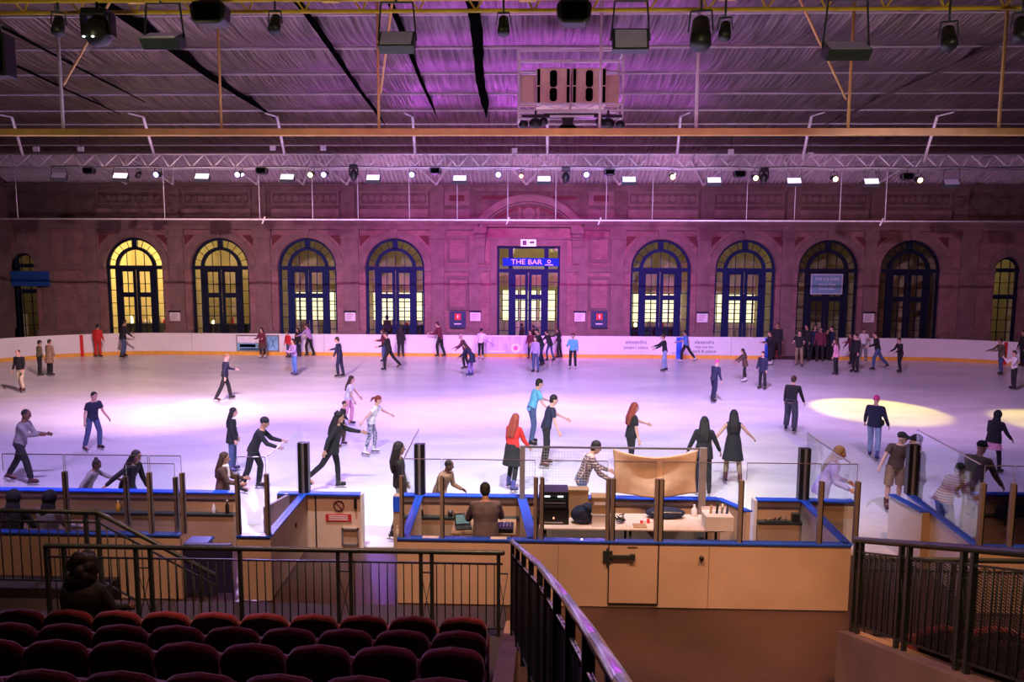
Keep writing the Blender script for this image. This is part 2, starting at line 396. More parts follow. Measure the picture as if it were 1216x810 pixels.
# far wall with arched openings
R_ = 1.70; ZS = 4.86
WPX = [160.1, 261.6, 365.1, 469.1, 784.4, 884.7, 983.0, 1080.1]
WX = [xw(p) for p in WPX]
DX0, DX1 = xw(590.5), xw(664.5); DZT = zpx(292.5)
NXL, NXR = xw(29), xw(1195.5); RN = .72; ZSN = 4.93
wall = MB()
def solid(x0, x1, z0=0, z1=9.6): wall.box(x0, x1, YW, YW + .55, z0, z1)
def arch(cx, r, zs, x0, x1):
    solid(x0, cx - r); solid(cx + r, x1)
    n = 20
    for i in range(n):
        a = PI - PI * i / n; b = PI - PI * (i + 1) / n
        xa, za = cx + r * math.cos(a), zs + r * math.sin(a); xb, zb = cx + r * math.cos(b), zs + r * math.sin(b)
        wall.prism([(xa, za), (xb, zb), (xb, 9.6), (xa, 9.6)], YW, YW + .55)
edges = [-30.2]
cs = [(NXL, RN, ZSN)] + [(x, R_, ZS) for x in WX[:4]] + ['door'] + [(x, R_, ZS) for x in WX[4:]] + [(NXR, RN, ZSN)]
spans = []
for i, c in enumerate(cs):
    x0 = -30.2 if i == 0 else None
def cxo(c): return (DX0 + DX1) / 2 if c == 'door' else c[0]
for i, c in enumerate(cs):
    x0 = -30.2 if i == 0 else (cxo(cs[i - 1]) + cxo(c)) / 2
    x1 = 30.2 if i == len(cs) - 1 else (cxo(cs[i + 1]) + cxo(c)) / 2
    if c == 'door':
        solid(x0, DX0); solid(DX1, x1); solid(DX0, DX1, DZT, 9.6)
    else: arch(c[0], c[1], c[2], x0, x1)
    spans.append((x0, x1))
struct(wall.build('wall_back', BRICK, origin=(0, YW, 0)), 'far brick and stone wall with tall arched windows')

TRIM = [0]
def trim(mb, mt, label=None):
    TRIM[0] += 1
    o = mb.build('trim_%d' % TRIM[0], mt); struct(o, label); return o
# plinth, impost band, cornice, frieze bands
zi = 4.86
piers = []
m = MB()
allo = [(c[0] - c[1], c[0] + c[1]) if c != 'door' else (DX0 - .35, DX1 + .35) for c in cs]
xs_ = [-30.2] + [v for ab in allo for v in ab] + [30.2]
for i in range(0, len(xs_), 2):
    piers.append((xs_[i], xs_[i + 1]))
    m.box(xs_[i], xs_[i + 1], YW - .10, YW, zi - .16, zi + .10); m.box(xs_[i], xs_[i + 1], YW - .14, YW, zi + .10, zi + .16)
trim(m, STONE, 'stone impost band between the arches')
m = MB()
for a, b in piers: m.box(a, b, YW - .16, YW, 0, 1.25)
trim(m, STONE, 'stone plinth of the far wall')
PED0, PED1 = xw(568), xw(692)
m = MB()
for a, b in [(-30.2, PED0), (PED1, 30.2)]:
    m.box(a, b, YW - .22, YW, 7.05, 7.28); m.box(a, b, YW - .42, YW, 7.36, 7.52); m.box(a, b, YW - .30, YW, 7.28, 7.36); m.box(a, b, YW - .5, YW, 7.52, 7.60)
trim(m, STONE, 'long moulded stone cornice above the arches')
m = MB(); m.box(-30.2, 30.2, YW - .14, YW, 9.2, 9.6); m.box(-30.2, 30.2, YW - .3, YW, 9.48, 9.6)
trim(m, STONED, 'dark band under the roof')
m = MB(); m.box(-30.2, 30.2, YW - .04, YW, 7.58, 9.2); trim(m, mat('dark_attic_brick', (.13, .085, .075), .9, noise=(2, .3)), 'darker brick of the attic band')  # darker tone across the whole attic band
# pilasters between the openings
for i, (a, b) in enumerate(piers):
    wdt = b - a; c = (a + b) / 2
    if wdt < .5: continue
    m = MB()
    if 3.9 > wdt > .9:
        pw = min(.95, wdt * .55)
        if i in (5, 6):        # wide piers either side of the bar entrance
            c = a + .78 if i == 5 else b - .78
            pw = .72
            c2 = b - .95 if i == 5 else a + .95
            m.box(c2 - .30, c2 + .30, YW - .12, YW, 0, 6.5)
        m.box(c - pw / 2, c + pw / 2, YW - .12, YW, 0, 6.55)
        m.box(c - pw / 2 - .08, c + pw / 2 + .08, YW - .2, YW, 6.55, 7.05)
        m.box(c - pw / 2 - .06, c + pw / 2 + .06, YW - .18, YW, 0, 1.45)
    else:
        m.box(a + .4, a + 1.1, YW - .12, YW, 0, 7.05); m.box(b - 1.1, b - .4, YW - .12, YW, 0, 7.05)
        m.box(c - .35, c + .35, YW - .05, YW, 5.2, 6.6)
    trim(m, STONE if True else BRICK, 'stone pilaster on the far wall')
# keystones, arch rings, spandrel triangles
for c in cs:
    if c == 'door': continue
    m = MB(); m.arcband(c[0], c[2], c[1] + .02, c[1] + .42, 0, PI, YW - .07, YW, 24)
    m.prism([(c[0] - .14, c[2] + c[1] + .02), (c[0] + .14, c[2] + c[1] + .02), (c[0] + .22, 7.05), (c[0] - .22, 7.05)], YW - .18, YW)
    trim(m, STONE, 'stone arch ring with keystone')
    if c[1] > 1:
        m = MB()
        for s in (-1, 1):
            m.prism([(c[0] + s * 1.38, 6.72), (c[0] + s * 1.98, 6.72), (c[0] + s * 1.98, 6.12)][::s], YW - .03, YW)
        trim(m, REDST, 'pair of red terracotta spandrel panels')
# attic panels: rows of bosses, red panels
for i, c in enumerate(cs):
    if c == 'door' or c[1] < 1: continue
    m = MB(); x0, x1 = c[0] - 1.95, c[0] + 1.95
    m.box(x0, x1, YW - .10, YW, 8.42, 8.50); m.box(x0, x1, YW - .10, YW, 9.12, 9.2); m.box(x0, x0 + .1, YW - .10, YW, 8.5, 9.12); m.box(x1 - .1, x1, YW - .10, YW, 8.5, 9.12)
    m.box(x0, x1, YW - .16, YW, 7.75, 8.20)
    for k in range(10):
        bx = x0 + .32 + k * (x1 - x0 - .64) / 9
        m.arcband(bx, 8.81, .0, .17, 0, 2 * PI, YW - .10, YW, 10)
    trim(m, STONE, 'attic frieze panel with a row of round bosses')
    m = MB(); g = 4.95
    xp = x1 + (4.95 - 3.9) / 2
    m.box(xp - .38, xp + .38, YW - .20, YW, 7.6, 9.5)
    trim(m, STONED, 'attic pier between the frieze panels')
for px in (543, 712):
    x = xw(px); m = MB(); m.box(x - .72, x + .72, YW - .10, YW, 8.42, 9.22); m.box(x - .72, x + .72, YW - .12, YW, 7.72, 8.2); trim(m, STONE, 'attic panel beside the arched pediment')
    m = MB(); m.box(x - .42, x + .42, YW - .13, YW - .10, 8.66, 8.98); trim(m, REDST, 'red terracotta inset in attic panel')
for px0, px1 in ((572, 600), (655, 683)):
    m = MB(); m.box(xw(px0), xw(px1), YW - .06, YW, 8.75, 8.95); trim(m, REDST)
# segmental pediment above the bar
dcx = (DX0 + DX1) / 2
m = MB()
rr = 3.62; cz = 8.98 - rr + .04; a0 = math.asin((7.55 - cz) / rr)
m.arcband(dcx, cz, rr - .40, rr, a0, PI - a0, YW - .5, YW, 26)
m.arcband(dcx, cz, rr - .52, rr - .42, a0, PI - a0, YW - .3, YW, 26)
m.box(PED0, PED1, YW - .55, YW, 7.36, 7.55); m.box(PED0 + .1, PED1 - .1, YW - .4, YW, 7.22, 7.36)
trim(m, STONE, 'curved stone pediment above the bar entrance')
m = MB(); m.arcband(dcx, 7.98, 0, .34, 0, 2 * PI, YW - .14, YW, 16)
for s in (-1, 1): m.box(dcx + s * .52 - .09, dcx + s * .52 + .09, YW - .12, YW, 7.6, 8.3)
trim(m, STONE, 'round shield in the pediment')
m = MB(); m.arcband(dcx, cz, rr - .78, rr - .62, a0 + .05, PI - a0 - .05, YW - .06, YW, 24); trim(m, REDST, 'red band under the curved pediment')
# door case with scroll brackets
m = MB()
m.box(DX0 - .40, DX0 - .02, YW - .12, YW, 0, DZT + .40); m.box(DX1 + .02, DX1 + .40, YW - .12, YW, 0, DZT + .40); m.box(DX0 - .02, DX1 + .02, YW - .12, YW, DZT + .02, DZT + .40)
m.box(DX0 - .55, DX1 + .55, YW - .2, YW, DZT + .40, DZT + .50)
trim(m, STONE, 'moulded stone surround of the bar entrance')
for s, xx in ((-1, DX0 - .95), (1, DX1 + .95)):
    m = MB()
    for z0, z1, d, ww in [(6.85, 7.22, .42, .36), (6.5, 6.85, .34, .32), (6.1, 6.5, .25, .27), (5.3, 6.1, .16, .24), (5.15, 5.3, .2, .28)]:
        m.box(xx - ww, xx + ww, YW - d, YW, z0, z1)
    m.rings([((xx - .3, YW - .36, 6.7), (0, .12, 0), (0, 0, .12)), ((xx + .3, YW - .36, 6.7), (0, .12, 0), (0, 0, .12))], 12)
    trim(m, STONE, 'carved stone bracket beside the bar entrance')
# recessed panels either side
for px in (543.5, 711.5):
    x = xw(px)
    for z0, z1 in ((5.25, 6.7), (2.5, 4.45)):
        m = MB(); m.box(x - .62, x + .62, YW - .09, YW, z1 - .16, z1); m.box(x - .62, x + .62, YW - .09, YW, z0, z0 + .16); m.box(x - .62, x - .46, YW - .09, YW, z0 + .16, z1 - .16); m.box(x + .46, x + .62, YW - .09, YW, z0 + .16, z1 - .16)
        trim(m, STONED, 'moulded frame of a wall panel')

# windows
def window(nm, cx, r, zs, mt, rich=True):
    f = MB(); y0, y1 = YW + .18, YW + .32
    f.arcband(cx, zs, r - .13, r, 0, PI, y0, y1, 24)
    f.box(cx - r, cx - r + .13, y0, y1, 0, zs); f.box(cx + r - .13, cx + r, y0, y1, 0, zs)
    f.box(cx - r, cx + r, y0 - .06, y1 + .02, zs - .12, zs + .10)
    if rich:
        ri = r * .60
        f.arcband(cx, zs, ri - .02, ri + .16, 0, PI, y0 - .02, y1, 20)
        f.box(cx - .15, cx + .15, y0 - .02, y1, zs + ri + .1, zs + r - .05)
        for s in (-1, 1):
            f.box(cx + s * (ri + .07) - .11, cx + s * (ri + .07) + .11, y0 - .03, y1, 0, zs)
            for a in (18, 36, 54, 72):
                t = math.radians(a if s > 0 else 180 - a)
                f.bar((cx + (ri + .1) * math.cos(t), y0 + .06, zs + (ri + .1) * math.sin(t)), (cx + (r - .05) * math.cos(t), y0 + .06, zs + (r - .05) * math.sin(t)), .03, .03)
            for k, z in enumerate((4.2, 3.5, 2.75, 2.0, 1.3)):
                a, b = sorted((cx + s * (ri + .16), cx + s * (r - .1))); f.box(a, b, y0 + .03, y0 + .07, z, z + .035)
        for k in (-.5, 0, .5):
            h = math.sqrt(max(0, (ri - .04) ** 2 - (k * ri) ** 2)); f.box(cx + k * ri - .018, cx + k * ri + .018, y0 + .03, y0 + .07, zs + .05, zs + h)
    else:
        for k in (-.35, .35): f.box(cx + k * r - .02, cx + k * r + .02, y0 + .03, y0 + .07, 0, zs + r * .9)
        for z in (1.4, 2.1, 2.8, 3.5, 4.2): f.box(cx - r, cx + r, y0 + .03, y0 + .07, z, z + .035)
        f.box(cx - r, cx + r, y0 - .02, y1, 3.3, 3.55)
    fo = f.build(nm, mt); struct(fo)
    o = Vector(fo.location)
    if rich: door_leaves(fo, cx, ri - .04, zs - .12, mt, o, y0)
    g = MB(); nn = 20
    vs = [(cx - r + .05, y0 + .07, 0), (cx + r - .05, y0 + .07, 0)] + [(cx + (r - .05) * math.cos(PI * i / nn), y0 + .07, zs + (r - .05) * math.sin(PI * i / nn)) for i in range(nn + 1)]
    b = [(x, y + .012, z) for x, y, z in vs]; q = len(vs)
    g.add(vs + b, [tuple(range(q)), tuple(range(2 * q - 1, q - 1, -1))] + [(i, i + q, (i + 1) % q + q, (i + 1) % q) for i in range(q)])
    g.build('window_glass', GLASS, parent=fo, origin=o)
    return fo
def door_leaves(parent, cx, hw, ztop, mt, o, y0):
    for s in (-1, 1):
        d = MB(); a, b = sorted((cx + s * .02, cx + s * hw)); st = .17
        for x0, x1 in ((a, a + st), (b - st, b)): d.box(x0, x1, y0 + .01, y0 + .07, 0, ztop)
        for z0, z1 in ((0, .9), (3.12, 3.4), (ztop - .14, ztop)): d.box(a + st, b - st, y0 + .01, y0 + .07, z0, z1)
        mx = (a + b) / 2; d.box(mx - .02, mx + .02, y0 + .02, y0 + .06, .9, ztop)
        for z in (1.5, 2.05, 2.6, 3.9): d.box(a + st, b - st, y0 + .02, y0 + .06, z - .02, z + .02)
        d.build('door_leaf', mt, parent=parent, origin=o)
wmats = [DBLUE, DBLUE, BLUEF, BLUEF, BLUEF, BLUEF, DBLUE, DBLUE]
for i, x in enumerate(WX): window('window_%d' % (i + 1), x, R_, ZS, wmats[i])
window('window_9', NXL, RN, ZSN, DBLUE, False); window('window_10', NXR, RN, ZSN, DBLUE, False)
# bar entrance
f = MB(); y0, y1 = YW + .18, YW + .32
hwd = (DX1 - DX0) / 2
f.box(DX0, DX0 + .10, y0, y1, 0, DZT); f.box(DX1 - .10, DX1, y0, y1, 0, DZT); f.box(DX0 + .1, DX1 - .1, y0, y1, DZT - .12, DZT)
zb0, zb1 = 4.66, 4.86
f.box(DX0, DX1, y0 - .05, y1, zb0, zb1)
for s in (-1, 1):
    f.box(dcx + s * 1.02 - .12, dcx + s * 1.02 + .12, y0 - .02, y1, 0, DZT - .1)
    for z in (1.3, 2.0, 2.7, 3.4, 4.1):
        a, b = sorted((dcx + s * 1.1, dcx + s * (hwd - .08))); f.box(a, b, y0 + .03, y0 + .07, z, z + .03)
fo = struct_o = f.build('door_1', BLUEF); struct(fo, 'tall glazed blue bar entrance')
door_leaves(fo, dcx, .90, zb0, BLUEF, Vector(fo.location), y0)
g = MB(); g.box(DX0 + .05, DX1 - .05, y0 + .07, y0 + .082, 0, DZT - .05); g.build('door_glass', GLASS, parent=fo, origin=fo.location)

# rooms seen through the windows
INCR = mat('corridor_plaster', (.70, .60, .36), .8, noise=(.9, .12))
INDK = mat('corridor_dark', (.05, .05, .04), .8)
PANEW = mat('far_lit_window', (1, .9, .6), .5, emit=((1.0, .86, .48), 1.5))
PANEG = mat('far_green_window', (.5, .8, .6), .5, emit=((.32, .62, .42), .6))
m = MB(); m.box(-35, 35, YW + .61, YW + 6, .0, .02); struct(m.build('floor_corridor', INDK))
m = MB(); m.box(-35, 35, YW + 5.5, YW + 5.8, 0.02, 8.0); m.box(-35.2, -35, YW + .6, YW + 5.8, .02, 8); m.box(35, 35.2, YW + .6, YW + 5.8, .02, 8); struct(m.build('wall_corridor', INCR))
m = MB(); m.box(-35, 35, YW + .61, YW + 5.8, 8.0, 8.1); struct(m.build('ceiling_corridor', INCR))
BP = [90, 1300, 260, 40, 50, 130, 36, 26, 2.5, 1.2, 130]
for i, ((x0, x1), c) in enumerate(zip(spans, cs)):
    if i: 
        m = MB(); m.box(x0 - .08, x0 + .08, YW + .55, YW + 5.5, .02, 8.0); struct(m.build('wall_light_divider', INCR))  # added divider that keeps the lamp light of each bay apart
    cx = cxo(c)
    if BP[i] > 0: point(cx + .6, YW + 2.6, 6.4 if i != 10 else 5.6, (1, .80, .36), BP[i] * .6, .2, 'corridor_lamp')
def far_panes(cx, xs, z0, z1, mt=PANEW):
    for x in xs:
        m = MB(); m.box(cx + x - .52, cx + x + .52, YW + 5.44, YW + 5.5, z0, z1, 0)
        for k in (-.52, 0, .52): m.box(cx + x + k - .03, cx + x + k + .03, YW + 5.40, YW + 5.44, z0, z1, 1)
        for k in range(4):
            z = z0 + (z1 - z0) * k / 3; m.box(cx + x - .52, cx + x + .52, YW + 5.40, YW + 5.44, z - .03, z + .03, 1)
        o = m.build('lit_corridor_window', [mt, DBLUE]); struct(o)
for i in (3, 4, 6, 7): far_panes(cxo(cs[i]) * 1.13, (-1.75, -.58, .58, 1.75), 1.45, 3.3)
far_panes(dcx, (-1.2, 0, 1.2), 1.5, 3.5)
far_panes(cxo(cs[7]) * 1.13, (-2.45,), 1.5, 3.4, PANEG)
# counters and stock in the corridor behind the two left windows
for i, (c, n_) in enumerate(((cs[1], 9), (cs[2], 5), (cs[4], 4), (cs[6], 4))):
    cx = cxo(c) * 1.04
    t = thing('shop_counter', ['dark counter glimpsed through the brightest left window', 'dark counter glimpsed through the second left window', 'low counter glimpsed behind the window left of the bar door', 'low counter glimpsed behind the window right of the bar door'][i], 'counter', (cx, YW + 3.2, .02))
    m = MB(); m.box(-1.4, 1.4, -.3, .3, 0, 1.25); m.box(-1.45, 1.45, -.36, .36, 1.25, 1.33); m.build('counter_body', INDK, parent=t)
    random.seed(i)
    for k in range(n_):
        mm = [LEDY, CARD, REDL, PAPER, STEEL][k % 5]
        q = MB(); hh = random.uniform(.15, .5); x = -1.2 + k * 2.4 / (n_ - 1) if n_ > 1 else 0
        q.lathe((x, 0, 0), [(.08, 1.33), (.1, 1.36), (.1, 1.33 + hh * .7), (.05, 1.33 + hh * .85), (.05, 1.33 + hh)], 8)
        q.build('stock_jar', mm, parent=t)
# corrugated slope and foil ceiling
ZC = 10.8
m = MB(); nx = 1000
vs = []; fs = []
for i in range(nx + 1):
    x = -30.2 + 60.4 * i / nx; d = .16 * (1 if (i // 2) % 2 else 0)
    vs += [(x, YW + .3, 9.6 - d), (x, YW - 2.6, 11.05 - d)]
for i in range(nx): fs.append((2 * i, 2 * i + 1, 2 * i + 3, 2 * i + 2))
m.add(vs, fs); m.box(-30.2, 30.2, YW + .3, YW + .5, 9.6, 11.0)
struct(m.build('ceiling_corrugated', CORR, origin=(0, YW, 9.6)), 'corrugated roof strip above the far wall')
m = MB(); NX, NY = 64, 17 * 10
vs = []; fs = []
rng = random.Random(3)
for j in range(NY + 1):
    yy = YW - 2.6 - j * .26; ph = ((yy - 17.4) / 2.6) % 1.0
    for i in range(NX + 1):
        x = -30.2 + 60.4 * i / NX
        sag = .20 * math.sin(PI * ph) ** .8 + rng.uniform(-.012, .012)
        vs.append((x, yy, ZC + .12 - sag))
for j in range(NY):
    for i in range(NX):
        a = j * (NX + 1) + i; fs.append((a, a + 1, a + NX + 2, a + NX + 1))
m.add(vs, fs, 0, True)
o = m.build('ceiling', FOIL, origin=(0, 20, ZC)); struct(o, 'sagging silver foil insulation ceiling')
m = MB()
k = 0
while 17.4 + 2.6 * k < 38.2: 
    yy = 17.4 + 2.6 * k; m.box(-30.2, 30.2, yy - .014, yy + .014, ZC + .04, ZC + .10); k += 1
k = 1
while 17.4 - 2.6 * k > -4: yy = 17.4 - 2.6 * k; m.box(-30.2, 30.2, yy - .014, yy + .014, ZC + .04, ZC + .10); k += 1
trim(m, WHP, 'thin purlins under the foil ceiling')
m = MB(); m.box(-30.2, 30.2, -6, YW, 11.3, 11.4); struct(m.build('ceiling_roof_deck', DRKB))
# dark open seams in the foil
def seam(pa, pb, w0, w1, mt=DRKB, nm='roof_seam', lab=None, dz=-.10):
    A = at_z(*pa, ZC + dz); B = at_z(*pb, ZC + dz)
    m = MB(); n = 26; vs = []; fs = []
    rg = random.Random(int(pa[0]))
    for i in range(n + 1):
        t = i / n; p = A.lerp(B, t); wv = (w0 + (w1 - w0) * t) * (.88 + .24 * rg.random()) * (1 if t < .8 else max(.15, (1 - t) * 5)); x = p.x + .12 * math.sin(t * 9) * w0
        vs += [(x - wv / 2, p.y, ZC + dz), (x + wv / 2, p.y, ZC + dz), (x - wv / 2, p.y, ZC + dz + .03), (x + wv / 2, p.y, ZC + dz + .03)]
    for i in range(n):
        a = 4 * i; fs += [(a, a + 1, a + 5, a + 4), (a + 2, a + 6, a + 7, a + 3), (a, a + 4, a + 6, a + 2), (a + 1, a + 3, a + 7, a + 5)]
    fs += [(0, 2, 3, 1), (4 * n, 4 * n + 1, 4 * n + 3, 4 * n + 2)]
    m.add(vs, fs); TRIM[0] += 1
    o = m.build('trim_%d' % TRIM[0], mt); struct(o, lab)
seam((560, 1), (577, 140), .27, .27, lab='dark open seam near the middle of the foil ceiling')
seam((118, 1), (326, 141), .40, .20, lab='long dark open seam at the left of the foil ceiling')
seam((352, 1), (458, 150), .17, .10, lab='dark seam left of the middle of the foil ceiling')
seam((462, 1), (519, 141), .14, .08)
seam((0, 32), (172, 122), .10, .05); seam((0, 70), (142, 136), .12, .05)
seam((1300, 1), (965, 155), .22, .10, FOIL, lab='bright foil fold at the right of the ceiling')

# ================================================================== RINK BOARDS
def sweep(path, out, z0, z1, t0, t1, mt, nm, parent, origin, nrm=None):
    """wall strip along a path; offset t0..t1 on the outer side"""
    m = MB(); P = [Vector((x, y, 0)) for x, y in path]; n = len(P); q = []
    for i in range(n):
        d = (P[min(i + 1, n - 1)] - P[max(i - 1, 0)]).normalized(); nn = Vector((d.y, -d.x, 0)) * out; q.append(nn)
    vs = []; fs = []
    for i in range(n):
        for t, z in ((t0, z0), (t1, z0), (t1, z1), (t0, z1)):
            p = P[i] + q[i] * t; vs.append((p.x, p.y, z))
    for i in range(n - 1):
        a = 4 * i
        for k in range(4): fs.append((a + k, a + (k + 1) % 4, a + 4 + (k + 1) % 4, a + 4 + k))
    fs += [(0, 1, 2, 3), (4 * n - 4, 4 * n - 1, 4 * n - 2, 4 * n - 3)]
    m.add(vs, fs); return m.build(nm, mt, parent=parent, origin=origin)
BH = 1.18
def corner(cx, cy, a0, a1, n=14): return [(cx + RR * math.cos(a0 + (a1 - a0) * i / n), cy + RR * math.sin(a0 + (a1 - a0) * i / n)) for i in range(n + 1)]
GX0, GX1 = at_y(917, 420, RY1).x, at_y(996, 420, RY1).x
left_path = [(RX0 + RR, RY0)] + corner(RX0 + RR, RY0 + RR, -PI / 2, -PI)[1:] + corner(RX0 + RR, RY1 - RR, PI, PI / 2) + [(-10, RY1), (0, RY1), (8, RY1), (GX0, RY1)]
right_path = [(GX1, RY1)] + [(RX1 - RR, RY1)] + corner(RX1 - RR, RY1 - RR, PI / 2, 0)[1:] + corner(RX1 - RR, RY0 + RR, 0, -PI / 2)
t = thing('rink_barrier', 'long white rink barrier with yellow kick strip along the left and far side', 'barrier', (-10, RY1, 0))
og = Vector(t.location)
for pth, tt, oo in ((left_path, t, og),):
    sweep(pth, -1, 0, BH, 0.012, .09, WBOARD, 'barrier_panel', tt, oo)
    sweep(pth, -1, 0, .20, 0, .011, YKICK, 'kick_plate', tt, oo)
    sweep(pth, -1, BH, BH + .03, 0, .12, WBOARD, 'cap_rail', tt, oo)
t2 = thing('rink_barrier', 'white rink barrier with one red line, right of the doorway in the far side', 'barrier', (20, RY1, 0))
sweep(right_path, -1, 0, BH, 0.012, .09, WBOARD, 'barrier_panel', t2, Vector(t2.location))
sweep(right_path, -1, 0, .20, 0, .011, YKICK, 'kick_plate', t2, Vector(t2.location))
sweep(right_path, -1, BH, BH + .03, 0, .12, WBOARD, 'cap_rail', t2, Vector(t2.location))
# seams, lines and adverts on the far barrier
def on_board(px0, px1, z0, z1, mt, nm, parent, d=.015):
    a = at_y(px0, 415, RY1).x; b = at_y(px1, 415, RY1).x
    m = MB(); m.box(a, b, RY1 - d, RY1 + .005, z0, z1); return m.build(nm, mt, parent=parent, origin=parent.location)
on_board(803, 809.5, 0, BH, BLUEL, 'blue_line', t)
for px in (228, 300.2, 385, 470, 520, 680, 745, 868): on_board(px, px + .35, .2, BH, STEEL, 'panel_seam', t, .004)
# red lines on the curved ends
for px, tt in ((97.3, t), (1147, t2)):
    p = at_z(px, 423.5, 0); 
    cx = RX0 + RR if px < 600 else RX1 - RR
    x = p.x; yy = RY1 - RR + math.sqrt(max(0, RR * RR - (x - cx) ** 2)) if abs(x) > abs(cx) else RY1
    m = MB(); m.box(x - .07, x + .07, yy - .06, yy + .02, 0, BH); m.build('red_line', REDL, parent=tt, origin=tt.location)
AD1 = mat('advert_pale_blue', (.22, .50, .70), .5, noise=(2, .3)); AD2 = mat('advert_lilac', (.62, .55, .78), .5, noise=(1.6, .25, (3, 1, 1)))
ADD = mat('advert_navy', (.015, .02, .09), .5); TXTD = mat('dark_print', (.10, .05, .12), .6); TXTW = mat('white_print', (.85, .85, .9), .6); PINKP = mat('pink_print', (.85, .15, .40), .6)
def advert(px0, px1, mt, label, nm='advert_board'):
    a = at_y(px0, 415, RY1).x; b = at_y(px1, 415, RY1).x
    m = MB(); m.box(a, b, RY1 - .03, RY1 - .002, .22, BH - .04); o = m.build(nm, mt); tag(o, label, 'advert'); return o, a, b
o, a, b = advert(281, 332, STEEL, 'blue advert with a dark figure on the far barrier under the window')
L = Vector(o.location); wd = b - a
def ap(x0, x1, z0, z1, mt, nm='advert_print', par=None):
    m = MB(); m.box(x0, x1, RY1 - .04, RY1 - .03, z0, z1); m.build(nm, mt, parent=par, origin=par.location)
ap(a + .07, a + wd * .68, .28, .68, AD1, par=o); ap(a + .07, a + wd * .68, .70, 1.06, TXTW, par=o); ap(a + wd * .72, b - .07, .28, 1.08, AD1, par=o)
ap(a + .2, a + wd * .45, .45, .62, ADD, par=o); ap(a + .2, a + wd * .5, .31, .38, TXTW, par=o)
m = MB(); fx = a + wd * .85
for p0, p1, r in [((fx, 0, .6), (fx + .05, 0, .85), .07), ((fx, 0, .6), (fx - .12, 0, .4), .045), ((fx + .03, 0, .6), (fx + .14, 0, .42), .045), ((fx + .05, 0, .8), (fx + .22, 0, .98), .03), ((fx + .02, 0, .8), (fx - .16, 0, .95), .03)]:
    m.bar((p0[0], RY1 - .045, p0[2]), (p1[0], RY1 - .045, p1[2]), r * 1.6, .01)
m.build('advert_figure', ADD, parent=o, origin=o.location)
o, a, b = advert(577, 634, AD2, 'lilac picture advert with a pink rosette on the far barrier below the bar')
m = MB(); m.arcband(a + (b - a) * .62, .52, .0, .13, 0, 2 * PI, RY1 - .04, RY1 - .03, 16); m.build('pink_rosette', PINKP, parent=o, origin=o.location)
m = MB(); m.arcband(a + (b - a) * .62, .52, .13, .26, 0, 2 * PI, RY1 - .038, RY1 - .031, 20); m.build('white_ring', TXTW, parent=o, origin=o.location)
ap(a + .1, a + (b - a) * .4, .28, .36, TXTW, par=o)
o, a, b = advert(735, 775, WBOARD, 'white advert with faint dark lettering on the far barrier right of the bar')
for s, z, sz in (('alexandra', .90, .30), ('people\'s palace', .60, .22)): text(s, sz, ((a + b) / 2 - L.x * 0 - o.location.x, RY1 - .035 - o.location.y, z - o.location.z), TXTD, parent=o)
o, a, b = advert(812, 860, WBOARD, 'white advert with faint dark lettering just right of the blue line')
for s, z, sz in (('alexandra', .92, .27), ('may use the', .66, .20), ('park & palace', .42, .24)): text(s, sz, ((a + b) / 2 - o.location.x, RY1 - .035 - o.location.y, z - o.location.z), TXTD, parent=o)
# red steps by the doorway
t = thing('entry_steps', 'red carpeted steps at the doorway in the far barrier', 'steps', (at_y(923, 415, RY1).x, RY1 + .1, 0))
for k in range(5):
    m = MB(); m.box(-.33, .33, .05 + k * .24, .3 + k * .24, 0, .22 * (k + 1)); m.box(-.34, .34, .04 + k * .24, .06 + k * .24, .22 * (k + 1) - .03, .22 * (k + 1) + .01, 1)
    m.build('step', [REDST, REDL], parent=t)
m = MB(); m.box(at_y(908, 415, RY1).x, at_y(912.5, 415, RY1).x, RY1 - .05, RY1 + .08, 0, BH); tag(m.build('gate_post', BLUEL), 'blue gate post beside the red steps', 'post')

# notices, posters, signs on the far wall
def plate(px, py, wpx, hpx, mt, nm, label, cat, group=None, d=.16):
    x = at_y(px, py, YW - d).x; z = at_y(px, py, YW - d).z; w2 = wpx / 41.4; h2 = hpx / 41.4
    m = MB(); m.box(x - w2, x + w2, YW - d - .03, YW - d, z - h2, z + h2, 0)
    o = m.build(nm, mt, bevel=.006); tag(o, label, cat, group); return o, x, z
for px, py, lab in [(208, 376, 'white notice between the first and second arched windows from the left'), (416, 376, 'white notice between the two arched windows left of the bar panels'), (564.5, 376, 'white notice left of the bar entrance'), (688.5, 376.5, 'white notice right of the bar entrance'), (834, 377.5, 'white notice between the first two arched windows right of the bar'), (1031.5, 377.5, 'white notice right of the window with the banner')]:
    o, x, z = plate(px, py, 12.5, 10.5, PAPER, 'wall_notice', lab, 'notice', 'white notices on the piers')
    m = MB(); m.box(x - .34, x + .34, YW - .27, YW - .16, z + .27, z + .34); m.build('notice_lamp', DBLUE, parent=o, origin=o.location)
    m = MB()
    for k in range(4): m.box(x - .22, x + .2 - .05 * k, YW - .194, YW - .19, z + .12 - k * .09, z + .14 - k * .09)
    m.build('printed_lines', TXTD, parent=o, origin=o.location)
for px, lab in ((543.5, 'dark poster case with red picture left of the bar'), (711.5, 'dark poster case with red stop symbol right of the bar')):
    o, x, z = plate(px, 379.5, 19, 20, ADD, 'poster_case', lab, 'poster')
    m = MB(); m.box(x - .16, x + .18, YW - .2, YW - .19, z - .02, z + .34); m.build('poster_picture', REDL, parent=o, origin=o.location)
    m = MB(); m.box(x - .03, x + .05, YW - .21, YW - .2, z + .06, z + .26); m.box(x - .2, x + .2, YW - .2, YW - .19, z - .28, z - .22); m.build('poster_mark', TXTW, parent=o, origin=o.location)
